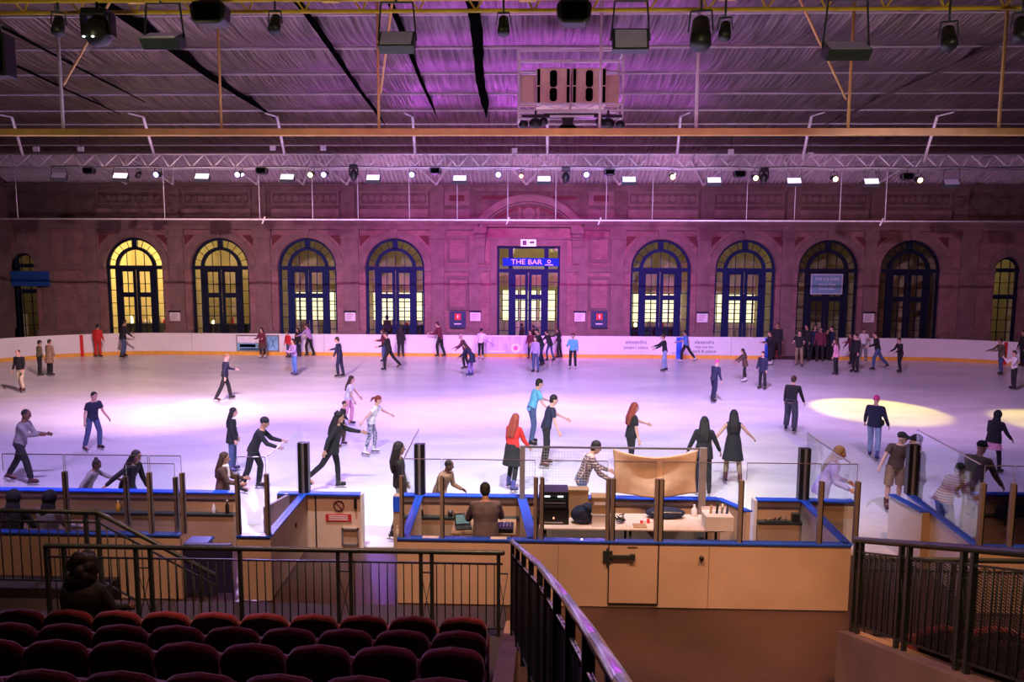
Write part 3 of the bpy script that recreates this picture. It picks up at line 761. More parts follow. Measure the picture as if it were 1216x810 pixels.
# THE BAR sign
x0, x1 = at_y(597, 316, YW).x, at_y(664, 316, YW).x
m = MB(); m.box(x0, x1, YW - .10, YW + .10, 5.02, 5.48); o = m.build('bar_sign', mat('blue_sign', (.01, .03, .35), .8, spec=.1, emit=((.01, .04, .6), .25))); tag(o, 'blue sign reading THE BAR above the glazed doors', 'sign')
text('THE BAR', .40, (-.25, -.11, .23), TXTW, parent=o, xs=1.12)
m = MB(); m.arcband(x1 - .58, 5.29, .06, .10, 0, 2 * PI, YW - .12, YW - .10, 14); m.box(x1 - .82, x1 - .34, YW - .12, YW - .10, 5.08, 5.12); m.build('sign_emblem', TXTW, parent=o, origin=o.location)
o, x, z = plate(627.5, 288.5, 18, 8, mat('exit_sign_white', (.9, .85, .8), .5, emit=((1, .8, .9), .5)), 'exit_sign', 'small lit white exit sign above the bar entrance', 'sign', d=.2)
m = MB(); m.box(x - .33, x - .10, YW - .24, YW - .23, z - .13, z + .13); m.bar((x - .02, YW - .235, z - .1), (x + .1, YW - .235, z + .1), .08, .01); m.box(x + .08, x + .33, YW - .24, YW - .23, z - .03, z + .09); m.build('exit_symbol', TXTD, parent=o, origin=o.location)
# ice cafe banner
o, x, z = plate(981.5, 337.5, 37, 24, mat('banner_grey_blue', (.45, .52, .60), .7), 'window_banner', 'pale rectangular banner hanging in the second window from the right', 'banner', d=-.02)
m = MB(); m.box(x - .82, x + .82, YW - .02, YW - .01, z - .50, z + .50); m.build('banner_face', mat('banner_blue', (.16, .34, .46), .7), parent=o, origin=o.location)
text('THE ICE CAFE', .22, (0, -.035, z + .28 - o.location.z), TXTW, parent=o); text('Open for drinks', .15, (0, -.035, z - .02 - o.location.z), TXTW, parent=o); text('and hot snacks', .15, (0, -.035, z - .26 - o.location.z), TXTW, parent=o)
# blue awning sign over the narrow window at the far left
o, x, z = plate(36, 331, 47, 18, mat('deep_blue_sign', (.01, .07, .32), .5), 'awning_sign', 'dark blue fascia sign over the narrow window at far left', 'sign', d=.35)
m = MB(); m.box(x - .9, x - .8, YW - .35, YW, z - .1, z + .1); m.box(x + .8, x + .9, YW - .35, YW, z - .1, z + .1); m.build('wall_bracket', DBLUE, parent=o, origin=o.location)

# ================================================================== NEAR BARRIER AND TEAM BOXES
YB = RY0 - .03; YF = 10.2; ZT = 1.0
def xb(px, y=YB): return at_y(px, 590, y).x
def xf(px, y=YF): return at_y(px, 640, y).x
def near_board(px0, px1, label, y=YB, shelf=True, mt=CREAM, x0=None, x1=None):
    a = xb(px0, y) if x0 is None else x0; b = xb(px1, y) if x1 is None else x1
    t = thing('rink_barrier', label, 'barrier', ((a + b) / 2, y, 0), group=None); og = t.location.copy()
    m = MB(); m.box(a, b, y - .04, y + .04, 0, ZT - .03); m.build('barrier_panel', mt, parent=t, origin=og)
    m = MB(); m.box(a, b, y - .10, y + .06, ZT - .03, ZT); m.build('cap_rail', BLUET, parent=t, origin=og, bevel=.006)
    if shelf:
        m = MB(); m.box(a, b, y - .09, y - .04, .88, ZT - .04); m.build('top_batten', FLOORM if False else STONED, parent=t, origin=og)
        m = MB(); m.box(a, b, y - .16, y - .04, .60, .63); m.box(a, b, y - .14, y - .04, .0, .58, 1); m.build('bottle_shelf', [STEELD, CONC], parent=t, origin=og)
    return t
near_board(0, 281, 'near rink barrier with bottle shelf at the left, blue cap rail', x0=-19.5)
near_board(331, 362, 'short piece of near rink barrier at the tall dark post on the left')
# bench gate panel with prohibition sign
t = near_board(364, 429, 'cream gate panel with round prohibition sign and red notice', shelf=False)
og = t.location.copy(); gx = xb(403) ; yy = YB - .045
m = MB(); m.arcband(gx, .77, .075, .10, 0, 2 * PI, yy - .008, yy, 24); m.bar((gx - .06, yy - .004, .83), (gx + .06, yy - .004, .71), .022, .008); m.build('prohibition_sign', REDST, parent=t, origin=og)
m = MB(); m.box(gx - .24, gx + .22, yy - .008, yy, .49, .62, 0)
for k in range(3): m.box(gx - .18, gx + .16, yy - .010, yy - .008, .585 - k * .035, .600 - k * .035, 1)
m.build('red_notice', [mat('notice_red', (.55, .03, .03), .5), PAPER], parent=t, origin=og)
hx = xb(423); m = MB(); m.box(hx - .025, hx + .02, yy - .03, yy, .72, .90); m.build('hinge', BLACK, parent=t, origin=og)
m = MB(); a, b = xb(406), xb(426)
m.box(a, b, yy - .03, yy, .34, .37); m.box(a, b, yy - .03, yy, .06, .09); m.box(a, a + .03, yy - .03, yy, .06, .37); m.box(b - .03, b, yy - .03, yy, .06, .37); m.box(a + .03, b - .03, yy - .005, yy, .09, .34, 1); m.build('latch_recess', [STEEL, CONC], parent=t, origin=og)
m = MB(); m.box(xb(429) , xb(429) + .04, YB - .08, YB + .06, 0, ZT); m.build('edge_strip', WHP, parent=t, origin=og)
m = MB(); m.box(xb(375.5) - .012, xb(375.5) + .012, yy - .006, yy, 0, ZT - .05); m.build('panel_seam', BLACK, parent=t, origin=og)
near_board(477, 618, 'near rink barrier behind the operator, with bottle shelf')
near_board(622, 852, 'near rink barrier behind the equipment table')
near_board(898, 951, 'short near rink barrier with shelf beside the right tall post')
near_board(958, 1002, 'tan barrier panel right of the tall dark post', shelf=False, mt=CONC)
t = near_board(1002, 1013, 'narrow white gate panel at the right gap, lit purple', shelf=False, mt=WBOARD)
near_board(1147, 1260, 'near rink barrier with shelf at far right', y=12.75, x1=19.5)
m = MB(); x = xb(897); m.box(x - .05, x, YB - .12, YB + .06, 0, ZT); tag(m.build('gate_edge', WHP), 'white gate edge at the right opening', 'gate')
# open gate leaf at the left opening
m = MB(); a = at_z(322, 592, ZT); b = at_z(336, 592, ZT)
t = thing('gate_leaf', 'pale purple open gate leaf at the left opening', 'gate', (b.x, YB - .1, 0)); og = t.location.copy()
m.hexa([(a.x, YB - .75, .12), (a.x + .05, YB - .77, .12), (b.x + .02, YB - .1, .12), (b.x - .03, YB - .08, .12)], [(a.x, YB - .75, .98), (a.x + .05, YB - .77, .98), (b.x + .02, YB - .1, .98), (b.x - .03, YB - .08, .98)]); m.build('gate_panel', mat('lilac_panel', (.45, .38, .62), .5), parent=t, origin=og)
m = MB(); m.box(b.x - .06, b.x, YB - .12, YB - .06, .0, 1.0); m.build('gate_hinge', STEEL, parent=t, origin=og)

# front walls of the boxes
def front_wall(px0, px1, label, x0=None, x1=None, seams=()):
    a = xf(px0) if x0 is None else x0; b = xf(px1) if x1 is None else x1
    t = thing('box_wall', label, 'wall panel', ((a + b) / 2, YF, 0)); og = t.location.copy()
    m = MB(); m.box(a, b, YF - .035, YF + .035, 0, ZT - .03); m.build('wall_panel', CREAM, parent=t, origin=og)
    m = MB(); m.box(a, b, YF - .05, YF + .09, ZT - .03, ZT); m.build('cap_rail', BLUET, parent=t, origin=og, bevel=.006)
    for s in seams:
        m = MB(); m.box(xf(s) - .003, xf(s) + .003, YF - .038, YF - .035, 0, ZT - .03); m.build('panel_seam', STONED, parent=t, origin=og)
    return t
front_wall(0, 215, 'cream front wall of the left box, behind the staircase railing', x0=-16)
front_wall(282, 322, 'narrow cream front wall under the glass at the left opening')
t = front_wall(472, 1010, 'long cream front wall of the scorers boxes with latched door', seams=(663, 842))
og = t.location.copy()
m = MB(); a, b = xf(723), xf(782)
for x in (a, b): m.box(x - .008, x + .008, YF - .045, YF - .035, .05, 1.0)
m.box(a, b, YF - .045, YF - .035, .03, .06)
m.build('door_outline', BLACK, parent=t, origin=og)
m = MB(); a = xf(716)
m.box(a, a + .14, YF - .06, YF - .035, .70, .86); m.box(a + .05, a + .09, YF - .07, YF - .035, .66, .90); m.box(a + .1, xf(754), YF - .07, YF - .04, .745, .80); m.box(xf(748), xf(754), YF - .08, YF - .04, .73, .82)
m.build('door_latch', STEELD, parent=t, origin=og, bevel=.004)
m = MB(); m.box(xf(745), xf(757), YF - .042, YF - .035, .91, .925); m.build('door_label', STONED, parent=t, origin=og)
m = MB(); x = xf(833); m.rings([((x, YF - .035, .77), (.035, 0, 0), (0, 0, .035)), ((x, YF - .075, .77), (.03, 0, 0), (0, 0, .03))], 12); m.build('round_knob', BLACK, parent=t, origin=og)
front_wall(1165, 1216, 'cream front wall of the right box under the glass', x1=16)

# partitions running back to the rink
def partition(p0, p1, label, y0=YB, y1=YF, mt=CREAM, cap=.13, z=ZT, dx=0):
    A = Vector((at_y(p0[0], p0[1], y0).x, y0, 0)); B = Vector((at_y(p1[0], p1[1], y1).x, y1, 0))
    t = thing('box_partition', label, 'partition', (A + B) / 2); og = t.location.copy()
    m = MB(); m.hexa([(B.x - .035, B.y, 0), (B.x + .035, B.y, 0), (A.x + .035, A.y, 0), (A.x - .035, A.y, 0)], [(B.x - .035, B.y, z - .03), (B.x + .035, B.y, z - .03), (A.x + .035, A.y, z - .03), (A.x - .035, A.y, z - .03)]); m.build('partition_panel', mt, parent=t, origin=og)
    c = cap / 2; m = MB(); m.hexa([(B.x - c, B.y, z - .03), (B.x + c, B.y, z - .03), (A.x + c, A.y, z - .03), (A.x - c, A.y, z - .03)], [(B.x - c, B.y, z), (B.x + c, B.y, z), (A.x + c, A.y, z), (A.x - c, A.y, z)]); m.build('cap_rail', BLUET, parent=t, origin=og, bevel=.006)
    return t, A, B
pt1, A1, B1 = partition((362, 592), (318, 640), 'cream partition left of the prohibition sign, blue capped')
m = MB(); q = A1.lerp(B1, .35); m.box(q.x + .035, q.x + .05, q.y - .03, q.y + .03, .62, .70); m.build('lock', BLACK, parent=pt1, origin=pt1.location)
pt2, A2, B2 = partition((499, 592), (480, 642), 'blue capped partition at the left end of the scorers boxes')
m = MB(); m.box(xb(468), xb(478), YB - .10, YB + .06, 0, .98); m.box(xb(468), xb(477), YB - .11, YB - .10, .7, .97, 1); tag(m.build('gap_end_panel', [CONC, BLUET]), 'narrow end panel with blue square at the rink gap', 'panel')
pt3, A3, B3 = partition((619, 592), (633, 642), 'blue capped partition between operator box and equipment table', cap=.16)
pt4, A4, B4 = partition((853, 590), (889, 606), 'short angled partition right of the curtain', y1=11.6)
pt5, A5, B5 = partition((953, 590), (1008, 636), 'blue capped partition at the right end of the scorers boxes', mt=WBOARD)
pt6, A6, B6 = partition((1081, 586), (1164, 637), 'long sloping-looking blue capped partition of the right box', y0=12.6, mt=WBOARD)
pt7, A7, B7 = partition((1059, 586), (1098, 604), 'short blue capped wing wall beside the right gap', y0=12.6, y1=11.7, mt=WBOARD)
m = MB(); m.box(B7.x - .03, B7.x + .14, B7.y - .02, B7.y + .04, 0, .97); tag(m.build('wing_end', CONC), 'tan end board of the right wing wall', 'panel')

# glass screens
def screen(posts, label, y=YF, extra=None, ztop=2.18, zp=1.93, panes=True, thin=(), zb=ZT):
    xs = [at_y(p, 600, y).x for p in posts]
    t = thing('glass_screen', label, 'glass screen', (sum(xs) / len(xs), y, ZT)); og = t.location.copy()
    for i, x in enumerate(xs):
        m = MB(); m.box(x - .030, x + .030, y - .01, y + .05, zb, zp, 0); m.box(x + .018, x + .034, y - .014, y - .01, ZT, zp, 1); m.build('post', [POSTM, BLACK], parent=t, origin=og)
    if panes:
        P = ([extra[0]] if extra and extra[0] is not None else []) + xs + ([extra[1]] if extra and extra[1] is not None else [])
        for a, b in zip(P[:-1], P[1:]):
            if abs(b - a) < .15: continue
            m = MB(); m.box(a + .012, b - .012, y + .02, y + .032, ZT + .005, ztop); g = m.build('glass_pane', GLASS, parent=t, origin=og)
            m = MB(); m.box(a + .012, b - .012, y + .018, y + .034, ztop, ztop + .010); m.box(a + .010, a + .014, y + .019, y + .033, zp, ztop); m.box(b - .014, b - .010, y + .019, y + .033, zp, ztop); m.build('pane_edge', STEEL, parent=g, origin=og)
    return t
screen([78, 178, 217], 'glass screen with bronze posts on the left box front wall', extra=(-7.9, None))
screen([150, 209], 'two slimmer posts of the inner glass line in the left box', y=YF + .28, zp=1.78, ztop=1.98, zb=0)
screen([282, 317], 'narrow glass screen above the wall at the left opening')
screen([477, 525, 636], 'glass screen in front of the operator in the grey suit')
screen([643.5, 722, 728, 780, 785.5, 880], 'glass screen in front of the equipment table and curtain', extra=None)
screen([975, 1018], 'glass screen at the right end of the scorers boxes', extra=(at_y(885, 600, YF).x, None))
screen([1167, 1203], 'glass screen on the front wall of the right box', extra=(None, at_y(1235, 600, YF).x))
def side_screen(A, B, px, pyb, label, dbl=False):
    t = thing('glass_screen', label, 'glass screen', (A.x, A.y, ZT)); og = t.location.copy()
    m = MB(); x = A.x; m.box(x - .09, x + .09, A.y - .06, A.y + .06, ZT, 1.90, 0); m.box(x - .02, x + .02, A.y - .075, A.y - .06, ZT, 1.90, 1); m.build('padded_post', [BLACK, POSTM], parent=t, origin=og)
    A_ = A + Vector((0, -.08, 0)); B_ = B + Vector((0, .1, 0)); h = .006
    m = MB(); m.hexa([(B_.x - h, B_.y, ZT + .004), (B_.x + h, B_.y, ZT + .004), (A_.x + h, A_.y, ZT + .004), (A_.x - h, A_.y, ZT + .004)], [(B_.x - h, B_.y, 2.18), (B_.x + h, B_.y, 2.18), (A_.x + h, A_.y, 2.18), (A_.x - h, A_.y, 2.18)])
    g = m.build('glass_pane', GLASS, parent=t, origin=og)
    m = MB(); m.bar((A_.x, A_.y, 2.185), (B_.x, B_.y, 2.185), .018, .014); m.build('pane_edge', STEEL, parent=g, origin=og)
side_screen(A1, B1, 357, 592, 'sloping glass screen with thick black post at the left gap')
side_screen(A2, B2, 493, 592, 'glass screen with thick black post left of the operator box')
side_screen(A5, B5, 955, 592, 'glass screen with thick black post right of the scorers boxes')
side_screen(A6, B6, 1080, 586, 'glass screen with thick black post at the far right box')

# frame with net and cloth in the middle box
yq = YB - .2
t = thing('screen_frame', 'thin metal frame with white netting above the equipment table', 'frame', (at_y(730, 590, yq).x, yq, 0)); og = t.location.copy()
xl, xr, zt = at_y(621.5, 533, yq).x, at_y(834, 531, yq).x, at_y(730, 532, yq).z
m = MB(); m.box(xl - .06, xl + .03, yq - .03, yq + .03, 0, zt + .02); m.build('frame_post', POSTM, parent=t, origin=og)
m = MB(); m.box(xr - .04, xr + .08, yq - .03, yq + .03, 0, zt + .02); m.build('frame_post', POSTM, parent=t, origin=og)
m = MB(); m.bar((xl, yq, zt), (xr, yq, zt), .035, .03); m.build('top_rail', STEEL, parent=t, origin=og)
m = MB(); x1 = at_y(727, 560, yq).x; k = 0
while xl + .06 + k * .05 < x1: x = xl + .06 + k * .05; m.box(x, x + .0022, yq, yq + .002, 1.02, zt); k += 1
for k in range(int((zt - 1.02) / .05)): z = 1.04 + k * .05; m.box(xl, x1, yq, yq + .002, z, z + .0022)
o = m.build('netting', PAPER, parent=t, origin=og)
# cloth
xa, xc = at_y(727, 560, yq - .05).x, at_y(828, 560, yq - .05).x; NU, NV = 36, 24
vs = []; fs = []
for side in (0, 1):
    for j in range(NV + 1):
        v = j / NV
        for i in range(NU + 1):
            u = i / NU
            sagt = .12 * math.sin(PI * u) * (1 - v) ** 2 * 1.0
            z0 = zt + .0 - .14 * math.sin(PI * u) ** 1.0 * .9 - (.0); zb = zt - .80 - .05 * math.sin(PI * u) + .08 * abs(u - .5)
            z = z0 + (zb - z0) * v
            fold = .035 * math.sin(u * 9 + v * 3) * v + .05 * math.sin(PI * u) * math.cos(v * 7) * (1 - v)
            x = xa + (xc - xa) * (u * (1 - .04 * math.sin(PI * v)) + .02 * math.sin(PI * v))
            vs.append((x, yq - .06 - fold + side * .006, z))
W1 = NU + 1; off = W1 * (NV + 1)
for j in range(NV):
    for i in range(NU):
        a = j * W1 + i; fs.append((a, a + 1, a + W1 + 1, a + W1)); fs.append((off + a, off + a + W1, off + a + W1 + 1, off + a + 1))
for i in range(NU): fs.append((i, off + i, off + i + 1, i + 1)); a = NV * W1 + i; fs.append((a, a + 1, off + a + 1, off + a))
for j in range(NV): a = j * W1; fs.append((a, a + W1, off + a + W1, off + a)); a += NU; fs.append((a, off + a, off + a + W1, a + W1))
m = MB(); m.add(vs, fs, 0, True); tag(m.build('hanging_cloth', CURT), 'tan cloth sheet hung from the thin frame', 'cloth')

# equipment table and what is on it
tx0, tx1 = at_y(640, 616, 11.7).x, at_y(850, 616, 11.7).x; tz = .80
t = thing('equipment_table', 'long pale table in the middle box, loaded with equipment', 'table', ((tx0 + tx1) / 2, 11.55, 0)); og = t.location.copy()
m = MB(); m.box(tx0, tx1, 11.2, 11.95, tz - .03, tz); m.build('tabletop', TABLET, parent=t, origin=og, bevel=.006)
for x in (tx0 + .1, (tx0 + tx1) / 2, tx1 - .1):
    for y in (11.28, 11.88): m = MB(); m.tube((x, y, 0), (x, y, tz - .03), .022, n=8); m.build('leg', STEELD, parent=t, origin=og)
def xt(px, y=11.55, py=610): return at_y(px, py, y).x
t = thing('equipment_rack', 'black equipment rack with lit display on the table', 'equipment rack', (xt(656), 11.55, tz)); og = t.location.copy()
a, b = xt(639), xt(675)
m = MB(); m.box(a, b, 11.35, 11.75, tz, tz + .26); m.build('lower_case', BLACK, parent=t, origin=og, bevel=.01)
m = MB(); m.box(a + .01, b - .01, 11.33, 11.73, tz + .28, tz + .56); m.build('upper_case', BLACK, parent=t, origin=og, bevel=.01)
for k in range(4): m = MB(); m.box(a + .06, b - .06, 11.315, 11.33, tz + .31 + k * .055, tz + .335 + k * .055); m.build('rack_unit', [STEEL if k == 1 else STEELD], parent=t, origin=og)
m = MB(); m.box(a + .10, a + .19, 11.31, 11.315, tz + .475, tz + .50); m.box(b - .19, b - .10, 11.31, 11.315, tz + .475, tz + .50); m.build('display', mat('lit_display', (.8, .9, 1), .3, emit=((.8, .85, 1), 2)), parent=t, origin=og)
m = MB(); m.box(a + .1, b - .1, 11.34, 11.35, tz + .03, tz + .05, 0); m.box((a + b) / 2 - .01, (a + b) / 2 + .01, 11.34, 11.35, tz + .1, tz + .13, 1); m.build('indicator', [STEEL, LEDR], parent=t, origin=og)
def simple(name, label, cat, px, y, z, w, d, h, mt, extras=(), mt2=None):
    x = xt(px, y); t = thing(name, label, cat, (x, y, z))
    m = MB(); m.box(-w / 2, w / 2, -d / 2, d / 2, 0, h); m.build('body', mt, parent=t, bevel=.006)
    for nm, bx, mm in extras: m = MB(); m.box(*bx); m.build(nm, mm, parent=t)
    return t
simple('storage_box', 'brown cardboard box behind the dark bag', 'box', 686, 11.8, tz, .34, .2, .47, CARD, [('lid', (-.18, .18, -.11, .11, .46, .48), CARD)])
simple('file_box', 'small tan box with white front, on the table beside the cloth', 'box', 712, 11.4, tz, .26, .25, .2, PAPER, [('lid', (-.14, .14, -.135, .135, .19, .215), PAPER)])
simple('record_crate', 'tan crate standing on the white box', 'box', 712, 11.4, tz + .215, .27, .25, .26, CARD, [('label_strip', (-.1, .1, -.13, -.126, .15, .2), PAPER), ('lid', (-.14, .14, -.13, .13, .255, .275), CARD)])
simple('paper_pad', 'brown paper pad lying on the table', 'paper', 760, 11.35, tz, .22, .2, .012, CARD, [('top_sheet', (-.1, .1, -.09, .09, .0125, .014), CARD)])
t = simple('carton', 'white open carton with odds and ends right of the cloth', 'carton', 852, 11.32, tz, .44, .34, .24, PAPER, [('flap', (-.22, .22, .16, .17, .24, .30), PAPER)])
for k, (dx, h, mm) in enumerate([(-.12, .14, CARD), (-.02, .2, BLACK), (.06, .16, STEEL), (.14, .12, ADD)]):
    m = MB(); m.tube((dx, 0, .1), (dx + .02, 0, .24 + h), .02, n=8); tag(m.build('marker_pen', mm, origin=(dx, 0, 0)), 'item standing in the white carton, %s from its left' % ORD[k], 'pen', 'items in the carton').location = (t.location.x + dx, t.location.y, t.location.z + 0)
# dark bag: soft lump
t = thing('sports_bag', 'crumpled dark blue bag on the table beside the rack', 'bag', (xt(692, 11.45), 11.45, tz))
m = MB(); m.ell((0, 0, .15), .20, .14, .16); m.ell((.08, -.02, .25), .12, .1, .1); m.build('bag_body', mat('navy_fabric', (.01, .018, .06), .8, bump=(9, 1)), parent=t)
m = MB()
for i in range(8): a = PI * i / 8; b = PI * (i + 1) / 8; m.tube((-.1 * math.cos(a), -.13, .26 + .08 * math.sin(a)), (-.1 * math.cos(b), -.13, .26 + .08 * math.sin(b)), .01, n=6)
m.build('bag_strap', BLACK, parent=t)
t = thing('sports_bag', 'flat dark bag lying on the table under the tan cloth', 'bag', (xt(790, 11.75), 11.75, tz))
m = MB(); m.ell((0, 0, .09), .34, .12, .1); m.build('bag_body', MATS['navy_fabric'], parent=t); m = MB(); m.tube((-.25, -.1, .13), (.25, -.1, .13), .012, n=6); m.build('zip', STEEL, parent=t)
for px, lab in ((735, 'heap of black cables left of the cloth'), (770, 'small red and white items under the cloth')):
    m = MB(); rg = random.Random(px)
    if px == 735:
        pts_ = [Vector((rg.uniform(-.1, .1), rg.uniform(-.08, .08), .02 + rg.uniform(0, .12))) for _ in range(22)]
        for a, b in zip(pts_[:-1], pts_[1:]): m.tube(a, b, .008, n=6, round_=True)
        o = m.build('cable_heap', BLACK, origin=(0, 0, 0)); tag(o, lab, 'cables')
    else:
        for k in range(5): m.box(-.13 + k * .055, -.09 + k * .055, -.03 + .01 * (k % 2), .04, 0, .03 + .015 * (k % 3), k % 2)
        o = m.build('small_packets', [REDL, PAPER], origin=(0, 0, 0)); tag(o, lab, 'packets')
    o.location = (xt(px, 11.5), 11.5, tz)
def bottle(x, y, z, h, mt, label, r=.035):
    t = thing('bottle', label, 'bottle', (x, y, z))
    m = MB(); m.lathe((0, 0, 0), [(r * .9, 0), (r, .01), (r, h * .6), (r * .4, h * .78), (r * .36, h * .93)], 12); m.build('bottle_body', mt, parent=t)
    m = MB(); m.lathe((0, 0, 0), [(r * .42, h * .93), (r * .42, h)], 10); m.build('cap', PAPER, parent=t)
PLAST = mat('cloudy_plastic', (.6, .6, .66), .2); DGL = mat('dark_bottle', (.02, .015, .01), .2)
bottle(xf(473.5, YF + .12), YF + .02, ZT, .17, PLAST, 'small clear bottle on the ledge left of the operator box')
bottle(xb(274, 12.3), 12.14, .63, .24, DGL, 'dark bottle on the barrier shelf at the left opening')
bottle(xb(258, 12.3), 12.14, .63, .16, PLAST, 'clear bottle on the barrier shelf left of the dark bottle')
bottle(xb(146, 12.3), 12.14, .63, .20, mat('amber_bottle', (.6, .3, .03), .25), 'amber bottle on the left barrier shelf')
bottle(xb(502, 12.3), 12.14, .63, .15, DGL, 'dark bottle on the shelf in the operator box')
bottle(xb(825, 11.85), 11.85, tz, .2, PAPER, 'white bottle on the table right of the cloth', .05)
t = simple('storage_tub', 'small black tub on the shelf beside the right tall post', 'tub', 945, 12.14, .63, .11, .09, .13, BLACK, [('lid', (-.06, .06, -.05, .05, .13, .145), STEELD)])
o = thing('coffee_mug', 'dark mug on the shelf in the operator box', 'mug', (xb(536, 12.3), 12.14, .63)); m = MB(); m.lathe((0, 0, 0), [(.04, 0), (.045, .1), (.038, .1), (.035, .02)], 14); m.build('mug_body', BLACK, parent=o); m = MB(); m.arcband(.05, .05, .018, .028, -PI / 2, PI / 2, -.006, .006, 8); m.build('handle', BLACK, parent=o)
o = thing('tool_tray', 'low tray of tools on the shelf in the right box', 'tray', (xb(920, 12.3), 12.14, .63)); m = MB(); m.box(-.2, .2, -.05, .05, 0, .02); m.build('tray_base', STEELD, parent=o)
for k in range(4): m = MB(); m.bar((-.17 + k * .09, -.02, .03), (-.10 + k * .09, .03, .04 + .01 * k), .02, .02); m.build('tool', [CARD, REDST, BLACK, STEEL][k], parent=o)
# black draped coat in the right box
o = thing('folded_coat', 'black coat slumped over the shelf at far right', 'coat', (at_y(1205, 600, 12.6).x, 12.55, .62)); m = MB(); m.ell((0, 0, .12), .38, .1, .13); m.ell((-.25, 0, .05), .12, .09, .1); m.ell((.2, 0, .14), .2, .1, .12); m.build('coat_body', MATS['navy_fabric'], parent=o); m = MB(); m.tube((-.1, -.1, .18), (-.25, -.12, -.1), .04, .03, n=8, round_=True); m.build('sleeve', BLACK, parent=o)
bottle(at_y(1157, 600, 12.6).x, 12.62, .63, .22, DGL, 'dark bottle on the shelf at the far right box')
# mixer and laptop on the operator's ledge
o = thing('mixing_desk', 'black mixing desk with silver faders beside the grey suited operator', 'mixing desk', (xf(592, 11.1), 11.1, .80)); m = MB(); m.box(-.24, .24, -.16, .16, 0, .07); m.build('desk_body', BLACK, parent=o, bevel=.006)
for k in range(8): m = MB(); m.box(-.2 + k * .055, -.185 + k * .055, -.08, .08, .07, .085); m.build('fader', STEEL, parent=o)
for k in range(5): m = MB(); m.lathe((-.18 + k * .09, .12, .07), [(.016, 0), (.013, .02)], 10); m.build('knob', PAPER, parent=o)
o = thing('laptop', 'open dark laptop left of the operator in the grey suit', 'laptop', (xf(550, 11.1), 11.15, .80), .2); m = MB(); m.box(-.13, .13, -.1, .1, 0, .02); m.build('keyboard_base', BLACK, parent=o); m = MB(); m.hexa([(-.13, .09, .02), (.13, .09, .02), (.13, .11, .02), (-.13, .11, .02)], [(-.13, .14, .19), (.13, .14, .19), (.13, .16, .19), (-.13, .16, .19)]); m.build('screen_lid', BLACK, parent=o); m = MB(); m.hexa([(-.11, .088, .04), (.11, .088, .04), (.11, .094, .04), (-.11, .094, .04)], [(-.11, .132, .175), (.11, .132, .175), (.11, .138, .175), (-.11, .138, .175)]); m.build('screen', mat('laptop_screen', (.1, .2, .2), .3, emit=((.5, .8, .9), .15)), parent=o)
o = thing('operator_desk', 'small desk under the mixer and laptop', 'desk', (xf(566, 11.2), 11.25, 0)); a = xf(535, 10.9) - o.location.x; b = xf(612, 10.9) - o.location.x
m = MB(); m.box(a, b, -.35, .35, .77, .80); m.build('desktop', CARD, parent=o, bevel=.005)
for x in (a + .06, b - .06):
    for y in (-.3, .3): m = MB(); m.box(x - .02, x + .02, y - .02, y + .02, 0, .77); m.build('leg', STEELD, parent=o)
# paper sheets on the ledge
for px, lab in ((511, 'white sheet taped to the ledge left of the operator'), (592, 'white sheet on the ledge right of the operator')):
    m = MB(); x = xf(px); m.box(x - .12, x + .12, YF - .02, YF + .07, ZT + .001, ZT + .006); tag(m.build('paper_sheet', PAPER), lab, 'paper')
# blue bench at left opening
t = thing('bench', 'small blue topped bench beside the left opening', 'bench', (at_y(237, 650, 10.75).x, 10.75, 0)); m = MB(); m.box(-.18, .18, -.14, .14, .66, .70); m.build('bench_top', BLUET, parent=t, bevel=.006)
for x in (-.14, .14): m = MB(); m.box(x - .02, x + .02, -.12, .12, 0, .66); m.build('leg', STEELD, parent=t)
m = MB(); a, b = at_y(226, 700, 10.4).x, at_y(281, 700, 10.4).x; m.box(a, b, 10.22, 10.30, .08, .83); tag(m.build('crash_mat', mat('navy_vinyl', (.03, .03, .12), .5)), 'dark navy crash mat closing the gap beside the left box', 'mat')

# ================================================================== STAND: terraces, parapets, railings, seats
XA = -.31; XP0, XP1 = -.31, -.12          # aisle edge, left parapet
XR0 = 3.58
rows = [(7.14, 1.415), (6.25, 1.735), (5.33, 2.09), (4.40, 2.405), (3.48, 2.72)]
m = MB()
prof = [(9.35, .52, 7.9 - .45)]
def terrace(x0, x1, nm, ye=9.0):
    m = MB(); y_hi = ye
    for k, (yb, zt) in enumerate(rows):
        zf = zt - .87; y_lo = yb - .28
        m.box(x0, x1, y_lo, y_hi, 0 if True else 0, zf); y_hi = y_lo
    m.box(x0, x1, -1.5, y_hi, 0, rows[-1][1] - .55)
    struct(m.build(nm, TERR), 'stepped seating terrace')
terrace(-9.5, XA, 'floor_stand_left'); terrace(XR0 + .28, 12.5, 'floor_stand_right', 8.02)
m = MB()
def slope_wall(x0, x1, ya, za, yb, zb, nm, lab):
    m = MB(); m.hexa([(x0, yb, 0), (x1, yb, 0), (x1, ya, 0), (x0, ya, 0)], [(x0, yb, zb), (x1, yb, zb), (x1, ya, za), (x0, ya, za)]); o = m.build(nm, CONC, bevel=.01); struct(o, lab); return o
slope_wall(XP0 + .02, XP1, 8.3, .72, .5, 3.45, 'wall_parapet_left', 'sloping concrete parapet beside the aisle')
pA = at_z(998, 738, .70)
YR = 8.05
slope_wall(XR0, XR0 + .27, YR, .80, .5, 3.47, 'wall_parapet_right', 'tan concrete parapet of the right stand')
m = MB(); m.box(XR0 + .29, 12.5, YR - .03, YR + .22, 0, .60); struct(m.build('wall_stand_front', CONC))

